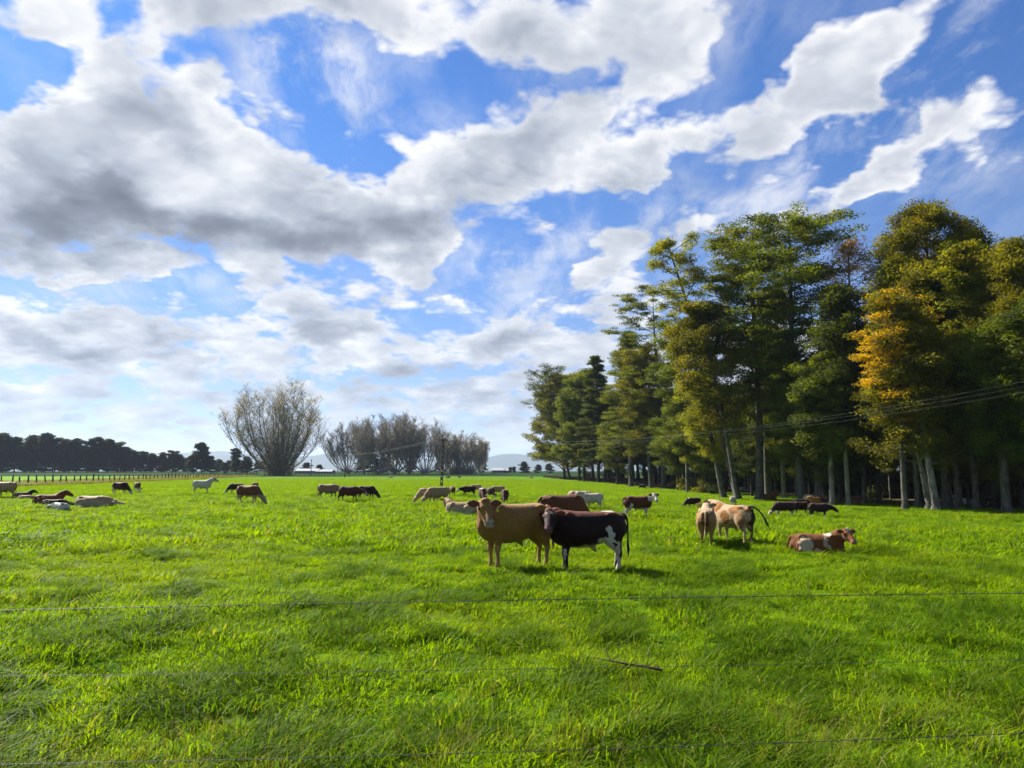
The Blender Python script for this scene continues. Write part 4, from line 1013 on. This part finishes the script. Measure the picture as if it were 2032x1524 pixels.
    for i in range(150):
        y = rs.uniform(45, 250); x = 57.0 - .178 * y + rs.uniform(9, 75)
        k = rs.randint(3)
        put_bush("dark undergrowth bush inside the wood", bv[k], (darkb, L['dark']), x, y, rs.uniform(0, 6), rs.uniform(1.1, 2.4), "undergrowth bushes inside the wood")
    # leaf litter twigs and brambles along the foot of the wood
    V = []; Fs = []; n = 0
    pr = [mesh_np("tuft", *(lambda v, f: (v, [f]))(*blades(rs, 40, .5, .15, .6, .025, 1.0, 3, (0, 0), .9))) for k in range(3)]
    y = rs.uniform(60, 250, 6000); x = 57.0 - .178 * y + rs.uniform(-1.0, 5.5, 6000) + 2.0 * np.sin(y * .83 + 1)
    k = (x / y < .26)
    x, y = x[k], y[k]
    bm = simple_mat("bramble_stalks", (.11, .075, .045), .8, .1)
    o = scatter("undergrowth", "brown brambles and dead stalks along the foot of the wood", pr, [bm], np.stack([x, y, ground(x, y)], -1), rs.uniform(0, 6, len(x)), rs.uniform(-.1, .1, (len(x), 2)), rs.uniform(.5, 1.9, len(x)), rs.randint(0, 3, len(x)))
    o["category"] = "undergrowth"
build_wood()

# ------------------------------------------------------------------ far trees, hills, farm, fences, power line
def bare_tree(seed, H, W, stems=11, shoots=9, nb=13, nt=7, r0=.34, leafy=0.0, fan=.9, skew=0.0, low=.12, thin=1.0):
    """a fan of many upright stems from one short bole, all the way down to twigs"""
    rs = np.random.RandomState(seed); tb = Tubes(); C = []
    tb.add([(0, 0, -.4), (0, 0, H * .02), (0, 0, H * .06)], [r0 * 2.6, r0 * 2.2, r0 * 1.5], 9)
    for k in range(int(stems * shoots)):                       # shoots around the foot
        a = rs.uniform(0, 2 * PI); q = W * rs.uniform(.02, .19)
        P = limb_path(rs, (math.cos(a) * q, math.sin(a) * q * .6, -.2), (math.cos(a) * .25, math.sin(a) * .25, 1), H * rs.uniform(.10, .34), 5, .10)
        tb.add(P, np.linspace(.07, .02, 6) * thin, 4, False)
        for m in range(6):
            q0 = P[rs.randint(1, 6)]; tb.add([q0, q0 + rs.normal(size=3) * (.03, .03, .02) * H + (0, 0, .03 * H)], np.array([.03, .012]) * thin, 3, False)
            if rs.uniform() < leafy * .8: C.append(q0 + rs.normal(size=3) * .5)
    for k in range(stems):
        u = (k + .5) / stems * 2 - 1 + rs.uniform(-.08, .08); az = rs.uniform(-.9, .9) + (0 if u > 0 else PI)
        sx = u * fan + skew * (u < -.5); sy = rs.uniform(-.55, .55) * (1 - abs(u) * .5)
        L = H * (1.0 - .33 * abs(u) ** 2.0) * rs.uniform(.62, .88)
        z = np.linspace(0, 1, 9)
        X = W * .5 * sx * (.10 + 1.85 * z - .92 * z ** 2) + rs.normal(size=9) * .006 * H * z; Y = W * .5 * sy * z + rs.normal(size=9) * .006 * H * z
        P = np.stack([X, Y, H * .03 + L * (z ** (1 + .25 * abs(u))) * .97], -1)
        R = r0 * rs.uniform(.6, 1.0) * (1 - z) ** .8 + .035 * thin
        tb.add(P, R, 6, False)
        for j in range(nb):
            f = low + (1 - low) * ((j + rs.uniform(0, 1)) / nb); i = min(int(f * 8), 7); p = P[i] * (1 - (f * 8 - i)) + P[i + 1] * (f * 8 - i)
            a = rs.uniform(0, 2 * PI); l = H * .25 * (1.15 - f * .55) * rs.uniform(.6, 1.15)
            d = np.array((math.cos(a) * .75 + sx * .35, math.sin(a) * .75, 1.15))
            B = limb_path(rs, p, d, l, 5, .10, .05); tb.add(B, np.linspace(.085, .03, 6) * thin, 4, False)
            for m in range(nt):
                q = B[rs.randint(1, 6)]; a2 = rs.uniform(0, 2 * PI); l2 = l * rs.uniform(.25, .5)
                T = limb_path(rs, q, (math.cos(a2) * .8, math.sin(a2) * .8, .9), l2, 2, .15); tb.add(T, np.array([.032, .024, .014]) * thin, 3, False)
                for w in range(3):
                    q2 = T[rs.randint(1, 3)]; a3 = rs.uniform(0, 6.28); T2 = limb_path(rs, q2, (math.cos(a3), math.sin(a3), .8), l2 * .6, 1, .1)
                    tb.add(T2, np.array([.020, .012]) * thin, 3, False)
                if rs.uniform() < leafy * (.4 + .6 * f): C.append(T[-1])
    cm = None
    if C:
        V, F = leaf_mesh(rs, np.array(C), np.full(len(C), H * .022), .8, 9, H * .0060, .2); cm = mesh_np("crown", V, [F])
    return tb.mesh("trunk"), cm

def build_far():
    bark = mat_bark("bare_bark", (.19, .16, .10), (.34, .29, .19)); greyb = mat_bark("grey_twigs", (.18, .165, .14), (.34, .315, .27))
    yl = mat_leaf("sparse_yellow_leaves", (.11, .105, .02), (.18, .15, .03)); bl = mat_leaf("sparse_brown_leaves", (.09, .075, .035), (.15, .12, .055))
    darkl = mat_leaf("pine_needles", (.010, .018, .009), (.020, .030, .013)); darkb = mat_bark("pine_bark", (.03, .025, .02), (.06, .05, .04))
    # the big bare tree
    g = hit(553, 944); s = g.y / F_PX
    put_tree("bare_tree", "huge almost leafless tree fanning out beside the end of the post fence", "tree", bare_tree(3, 205 * s, 150 * s, 22, 10, 20, 10, .34, .40, 1.0, -.30, .03, 1.05), (bark, yl), g.x, g.y)
    # shrubby shoots around its foot
    # the clump of bare trees in the middle distance
    v = [bare_tree(20 + i, 22, 23, 12, (1, 0, 1, 9)[i], 16, 10, .24, (.22, .30, .22, .85)[i], 1.0, 0, .25, 1.5) for i in range(4)]
    rows = [(690, 96, 0, 'low fan-shaped bare tree at the left end of the far clump'), (722, 104, 1, 'bare tree second from the left in the far clump'), (752, 108, 2, 'spreading bare tree rising over the dark bushes of the far clump'),
            (783, 112, 0, 'tall bare tree left of the middle of the far clump'), (812, 114, 1, 'tallest bare tree in the middle of the far clump'), (845, 100, 2, 'bare tree just left of the tall utility pole'),
            (880, 86, 0, 'bare tree directly behind the tall utility pole'), (905, 78, 3, 'brownish tree still holding leaves right of the utility pole'), (930, 76, 3, 'dense brownish tree near the right end of the far clump'), (952, 64, 1, 'low bare tree at the right end of the far clump')]
    for i, (px, h, k, lab) in enumerate(rows):
        g = hit(px, 940.5 + (i % 3) * .6); s = g.y / F_PX
        put_tree("bare_tree", lab, "tree", v[k], (greyb, bl), g.x, g.y, i * 1.9, h * s / 19.5, group="bare trees in the far clump")
    # dark evergreens: the long line at the left
    pv = [grow_tree(400 + i, 20, .28, (rs_, 0), c, w, sh, nl=24, dens=70, size=.42, pad=2.0, flat=.5) for i, (rs_, c, w, sh) in enumerate(((.02, .20, 4.5, 'umbrella'), (-.03, .12, 4.6, 'round'), (.03, .30, 4.4, 'dome'), (0, .05, 5.2, 'dome'), (.02, .10, 3.6, 'column')))]
    rs = np.random.RandomState(9)
    tops = [(-20, 866), (4, 860), (28, 868), (48, 880), (62, 864), (88, 860), (104, 872), (126, 872), (150, 871), (172, 878), (194, 868), (212, 872), (232, 880), (246, 888), (262, 894), (280, 898), (300, 900), (322, 898), (342, 896), (356, 902)]
    ORD = 'leftmost second third fourth fifth sixth seventh eighth ninth tenth eleventh twelfth thirteenth fourteenth fifteenth sixteenth seventeenth eighteenth nineteenth last'.split()
    for i, (px, ty) in enumerate(tops):
        g = hit(px, 937.5); s = g.y / F_PX
        put_tree("pine_tree", "%s dark pine from the left end of the long far line of trees" % ORD[i], "tree", pv[i % 3], (darkb, darkl), g.x, g.y, i * 1.3, ((938 - ty) * s / 20 * 1.15, (938 - ty) * s / 20 * 1.15, (938 - ty) * s / 20), group="dark pines in the long line on the far left")
    for i in range(46):
        px = -30 + i * 11.8; g = hit(px, 937.3); s = g.y / F_PX; h = np.interp(px, (0, 200, 300, 360, 520), (48, 44, 33, 28, 20)) * rs.uniform(.85, 1.1)
        put_tree("pine_tree", "lower dark evergreen filling the foot of the far left line of trees", "tree", pv[3], (darkb, darkl), g.x + rs.uniform(-1, 1), g.y + 8 + rs.uniform(0, 14), i * 2.1, (h * s / 20 * 1.5, h * s / 20 * 1.5, h * s / 20), group="lower evergreens along the far left line")
    singles = [(400, 878, 1.0, 1, "rounded dark tree standing alone between the pine line and the huge bare tree"), (418, 905, 1.3, 3, "low dark tree beside the rounded one"), (384, 900, 1.2, 3, "low bushy tree at the left foot of the rounded one"),
               (468, 890, 1.1, 4, "compact dark evergreen just left of the huge bare tree"), (488, 906, 1.5, 3, "low dark tree tucked between the compact evergreen and the huge bare tree"), (446, 918, 1.6, 3, "low hedge-like tree left of the compact evergreen"),
               (608, 918, 2.0, 3, "low dark tree right of the huge bare tree, behind the white sheds"), (634, 922, 1.8, 3, "smaller low tree behind the right end of the white sheds"),
               (735, 900, 1.6, 3, "dark bushy evergreen inside the left of the bare clump"), (712, 912, 1.8, 3, "low dark evergreen at the foot of the bare clump's left"), (758, 908, 1.6, 3, "dark evergreen beneath the spreading bare tree"), (812, 912, 1.4, 3, "dark bush under the tallest bare tree"), (868, 916, 1.5, 3, "dark bush beside the tall utility pole"), (956, 914, 1.4, 3, "dark evergreen at the right end of the bare clump"),
               (1040, 916, 1.7, 3, "dark round tree beyond the farmhouse near the wood"), (1068, 922, 1.8, 3, "low dark tree just left of the wood's end"), (1020, 926, 1.6, 4, "small pointed evergreen right of the farmhouse"), (1012, 927, 1.6, 4, "small pointed evergreen touching the farmhouse"), (1090, 920, 1.8, 3, "low dark tree partly hidden by the wood's left end")]
    for i, (px, ty, wd, k, lab) in enumerate(singles):
        g = hit(px, 939.0); s = g.y / F_PX; h = (939 - ty) * s / 20
        put_tree("tree", lab, "tree", pv[k], (darkb, darkl), g.x, g.y + (6 if 700 < px < 960 else 0), i * 1.1, (h * wd, h * wd, h), group="scattered dark trees near the horizon")
    # hills
    px_ = np.array([-800, -200, 100, 200, 255, 290, 340, 400, 440, 520, 600, 640, 670, 700, 760, 900, 980, 1040, 1120, 1300, 1800, 2600]); py_ = np.array([925, 918, 905, 896, 889, 887, 893, 889, 891, 902, 911, 904, 900, 902, 908, 912, 904, 902, 905, 912, 920, 925])
    xs = np.linspace(-13000, 13000, 330); ys = np.linspace(8200, 11500, 26)
    rs = np.random.RandomState(4)
    prof = np.interp(1016 + xs / 9500 * F_PX, px_, (935 - py_)) / F_PX * 9500
    Z = prof[None] * np.exp(-((ys[:, None] - 9500) / 700.0) ** 2)
    for k in range(14):
        kx, ky = rs.normal(size=2) * .004; Z = Z * (1 + .05 * np.sin(xs[None] * kx + ys[:, None] * ky + k))
    Z += -1.5
    Xg, Yg = np.meshgrid(xs, ys); V = np.stack([Xg, Yg, Z + 2.0], -1).reshape(-1, 3)
    na = len(xs); i = np.arange(len(ys) - 1)[:, None] * na; j = np.arange(na - 1)[None]
    F = np.stack([i + j, i + j + 1, i + na + j + 1, i + na + j], -1).reshape(-1, 4)
    o = new_obj("hills", mesh_np("hills", V, [F], True), simple_mat("hill_scrub", (.035, .055, .03), .9, .1, (.002, .6))); tag(o, kind="structure")
    # farm buildings
    wall = simple_mat("white_render", (.36, .36, .34), .8, .1); roof = simple_mat("pale_metal_roof", (.38, .40, .42), .6, .2); dk = simple_mat("dark_opening", (.04, .045, .05), .3, .5); pink = simple_mat("pinkish_boards", (.38, .24, .20), .8, .1); rroof = simple_mat("rusty_roof", (.30, .16, .12), .7, .2)
    def house(name, label, cat, px, py, wpx, hpx, depth, wm, rm, nwin, rise=.45, group=None):
        g = hit(px, py); s = g.y / F_PX; w = wpx * s / 2; h = hpx * s; wh = h * (1 - rise); d = depth / 2
        e = bpy.data.objects.new(name, None); COL.objects.link(e); e.location = (g.x, g.y, g.z); tag(e, label, cat, group)
        t = Tubes(); t.add_box((0, 0, wh / 2 - .2), (w, d, wh / 2 + .2)); new_obj("wall", t.mesh("wall", False), wm, e)
        ov = .35
        V = [(-w - ov, -d - ov, wh + .003), (w + ov, -d - ov, wh + .003), (w + ov, d + ov, wh + .003), (-w - ov, d + ov, wh + .003), (-w - ov, 0, h), (w + ov, 0, h)]
        new_obj("roof", mesh_np("roof", V, [np.array([[0, 1, 5, 4], [2, 3, 4, 5], [3, 2, 1, 0]]), np.array([[0, 4, 3], [1, 2, 5]])]), rm, e)
        for k in range(nwin):
            x = -w + (k + .5) * 2 * w / nwin; t = Tubes(); t.add_box((x, -d - .03, wh * .52), (min(.6, w / nwin * .5), .04, wh * .24))
            new_obj("window", t.mesh("window", False), dk, e)
    house("shed", "long white low shed right of the huge bare tree, at its foot", "shed", 612, 940, 44, 10, 9, wall, roof, 9)
    house("shed", "long white low shed farther right, its end towards the bare clump", "shed", 646, 940, 30, 8, 9, wall, roof, 6)
    house("farmhouse", "white-walled farmhouse with a pale roof at the right of the bare clump", "house", 988, 938.5, 24, 10, 9, wall, roof, 5, .5)
    house("outbuilding", "small pale-roofed outbuilding adjoining the farmhouse", "outbuilding", 1004, 938.5, 11, 9, 7, dk, roof, 2, .5)
    house("barn", "small pinkish barn with a rusty roof close to the wood", "barn", 1045, 938.5, 12, 7, 6, pink, rroof, 1, .4)

def wire_path(a, b, sag, n=24):
    t = np.linspace(0, 1, n)[:, None]; P = np.array(a) * (1 - t) + np.array(b) * t; P[:, 2] -= (4 * sag * t * (1 - t))[:, 0]; return P

def build_lines():
    wood = simple_mat("weathered_post", (.038, .030, .024), .9, .1, (3.0, .5)); steel = simple_mat("dull_wire", (.09, .09, .09), .5, .5)
    rust = simple_mat("rusty_barbed_wire", (.055, .048, .042), .6, .4); conc = simple_mat("dark_concrete", (.075, .075, .072), .85, .2, (1.5, .7)); cer = simple_mat("insulator_ceramic", (.16, .15, .14), .3, .5); alu = simple_mat("aluminium_wire", (.42, .42, .41), .45, .5)
    rs = np.random.RandomState(31)
    def post_fence(label, a, b, n, hgt, rad, wires=2):
        e = bpy.data.objects.new("post_and_wire_fence", None); COL.objects.link(e); e.location = (a[0], a[1], gz(*a)); tag(e, label, "fence")
        org = np.array(e.location)
        for k in range(n):
            f = (k + rs.uniform(-.12, .12)) / (n - 1); x, y = a[0] + (b[0] - a[0]) * f, a[1] + (b[1] - a[1]) * f; z = gz(x, y)
            h = hgt * rs.uniform(.88, 1.12); t = Tubes(); r = rad * rs.uniform(.8, 1.25)
            t.add([(0, 0, -.3), (0, 0, h * .5), (0, 0, h), (0, 0, h + .02)], [r, r * .95, r * .85, .01], 7)
            o = new_obj("post", t.mesh("post"), wood, e, loc=(x - org[0], y - org[1], z - org[2])); o.rotation_euler = (rs.normal() * .04, rs.normal() * .07, 0)
        for w in range(wires):
            f = np.linspace(0, 1, n)[:, None]; x = a[0] + (b[0] - a[0]) * f; y = a[1] + (b[1] - a[1]) * f
            P = np.concatenate([x, y, ground(x, y) + hgt * (.4 + .38 * w)], -1) - org
            t = Tubes(); t.add(P, .005, 4); new_obj("wire", t.mesh("wire"), steel, e)
    post_fence("long line of weathered wooden fence posts running away along the left side of the pasture", (-68.2, 92.0), (-92.5, 277.0), 76, 1.45, .11)
    post_fence("distant low post fence behind the huge bare tree, leading to the white sheds", (-92, 283), (-52, 296), 24, 1.25, .07, 2)
    # utility poles
    tops = []
    for (px, py, ty, lab) in ((876, 966, 871, "tall dark concrete utility pole with slots, standing in the pasture behind the cattle"), (684, 947.5, 903, "distant utility pole left of the bare clump"), (617, 944, 912, "faint far utility pole beside the white sheds")):
        g = hit(px, py); s = g.y / F_PX; H = (py - ty) * s
        e = bpy.data.objects.new("utility_pole", None); COL.objects.link(e); e.location = g; e.rotation_euler = (0, math.radians(1.0 if px == 876 else 0), math.radians(-12)); tag(e, lab, "utility pole", "utility poles of the power line")
        t = Tubes(); k = .95 if H > 5 else .7
        for sx in (-1, 1):
            t.add([(sx * .15, 0, -.3), (sx * .085, 0, H)], [.075, .055], 4)
        nr = int(H / .75)
        for i in range(nr):
            z = (i + .5) / nr * H; t.add_box((0, 0, z), (.13 - .05 * z / H, .045, H / nr * .26))
        new_obj("pole", t.mesh("pole", False), conc, e)
        t = Tubes(); t.add_box((0, 0, H - .25), (.55, .05, .05)); new_obj("crossarm", t.mesh("crossarm", False), wood, e)
        tp = []
        for sx in (-.48, 0, .48):
            zz = H - .19 if sx else H + .0
            t = Tubes(); t.add([(sx, 0, zz), (sx, 0, zz + .06), (sx, 0, zz + .12), (sx, 0, zz + .2)], [.03, .07, .05, .03], 8); new_obj("insulator", t.mesh("insulator"), cer, e)
            m = Matrix.Translation(e.location) @ e.rotation_euler.to_matrix().to_4x4(); tp.append(m @ Vector((sx, 0, zz + .18)))
        tops.append(tp)
    for k, nm in enumerate(("lowest", "middle", "topmost")):
        yr = (778, 767, 757)[k]; d = ray_dir(2032, yr); t_ = 58.0 / d.y; far_ = np.array((d.x * t_, 58.0, CAM_Z + d.z * t_))
        a = np.array(tops[0][k]); ext = far_ + (far_ - a) * .35; ext[2] = far_[2] + .9
        t = Tubes(); P = wire_path(a, far_, 2.1, 30); P = np.concatenate([P, [far_ + (P[-1] - P[-2]) * 3, far_ + (P[-1] - P[-2]) * 8]]); t.add(P, .0028, 4)
        for u, w in ((0, 1), (1, 2)):
            t.add(wire_path(np.array(tops[u][k]), np.array(tops[w][k]), 0.7, 14), .004, 4)
        o = new_obj("power_cable", t.mesh("power_cable"), alu); tag(o, "%s of three thin power cables crossing in front of the wood" % nm, "power cable", "power cables in front of the wood")
    # barbed wire fence just in front of the camera
    e = bpy.data.objects.new("barbed_wire_fence", None); COL.objects.link(e); e.location = (0, 4.5, gz(0, 4.5)); tag(e, "barbed wire fence of thin rusty strands crossing the foreground grass", "fence")
    org = np.array(e.location)
    for yl, ym, yr, dd, rr in ((1211, 1191, 1177, 4.5, .0013), (1341, 1328, 1308, 4.5, .0007), (1517, 1492, 1455, 4.5, .0012)):
        P0 = []
        for px, py in ((0, yl), (1016, ym), (2032, yr)):
            d = ray_dir(px, py); t_ = dd / d.y; P0.append((d.x * t_, dd, CAM_Z + d.z * t_))
        P0 = np.array(P0); c = np.polyfit(P0[:, 0], P0[:, 2], 2)
        x = np.linspace(-4.6, 4.6, 900); z = np.polyval(c, x); ph = x * 60
        t = Tubes()
        for q in (0, PI): t.add(np.stack([x, dd + .002 * np.sin(ph + q), z + .0022 * np.cos(ph + q)], -1) - org, rr, 4)
        for bx in np.arange(-4.5, 4.5, .14):
            bx += rs.uniform(-.03, .03); bz = np.polyval(c, bx)
            for a in (0.6, 2.2):
                v = np.array((math.cos(a) * .35, rs.uniform(-.4, .4), math.sin(a))) * .014
                t.add([np.array((bx, dd, bz)) - v - org, np.array((bx, dd, bz)) + v - org], [rr * .8, rr * .8], 4)
            t.add(np.stack([np.linspace(bx - .007, bx + .007, 5), np.full(5, dd), np.full(5, bz)], -1) - org, .0024, 5)
        new_obj("wire", t.mesh("wire"), rust, e)
    for sx in (-1, 1):
        t = Tubes(); t.add([(0, 0, -.4), (0, 0, .8), (0, 0, 1.5), (0, 0, 1.52)], [.07, .065, .06, .01], 8)
        new_obj("post", t.mesh("post"), wood, e, loc=(sx * 4.62, 0, gz(sx * 4.62, 4.5) - org[2]))
    # fallen branch
    g = hit(1246, 1342); t = Tubes(); s = g.y / F_PX
    P = np.array([(-68, 0, 15), (-30, 0, 9), (5, 0, 3), (35, 0, -1), (64, 0, -6)]) * s; P[:, 1] = P[:, 2] * 2.2; P[:, 2] = .10 + P[:, 2] * .6
    t.add(P, [.004, .009, .012, .013, .016], 6)
    for (i, dx, dz) in ((1, -.05, .12), (2, .10, .15), (3, .05, .17), (3, .12, .07), (2, -.1, -.04), (1, .1, .06)):
        t.add([P[i], P[i] + (dx * .6, 0.02, dz * .5), P[i] + (dx, .05, dz)], [.005, .004, .002], 4)
    o = new_obj("fallen_branch", t.mesh("fallen_branch"), simple_mat("dead_wood", (.10, .065, .04), .8, .2), loc=(g.x, g.y, g.z)); tag(o, "thin dead branch with twigs lying in the foreground grass", "branch")
build_far()
build_lines()

# ------------------------------------------------------------------ air
def build_haze():
    t = Tubes(); t.add_box((0, 0, 248), (17000, 17000, 252)); me = t.mesh("haze", False)
    m = bpy.data.materials.new("haze"); m.use_nodes = True; n = NT(m.node_tree); n.n.clear()
    out = n.node('ShaderNodeOutputMaterial'); v = n.node('ShaderNodeVolumePrincipled')
    v.inputs['Color'].default_value = rgb(.62, .78, 1.0); v.inputs['Density'].default_value = HAZE; v.inputs['Anisotropy'].default_value = 0.2
    n.l.new(v.outputs[0], out.inputs['Volume'])
    o = new_obj("haze", me, m); tag(o, "pale bluish haze over the whole plain", "haze", kind="stuff")
    o.display_type = 'BOUNDS'
HAZE = 0.7e-4
build_haze()
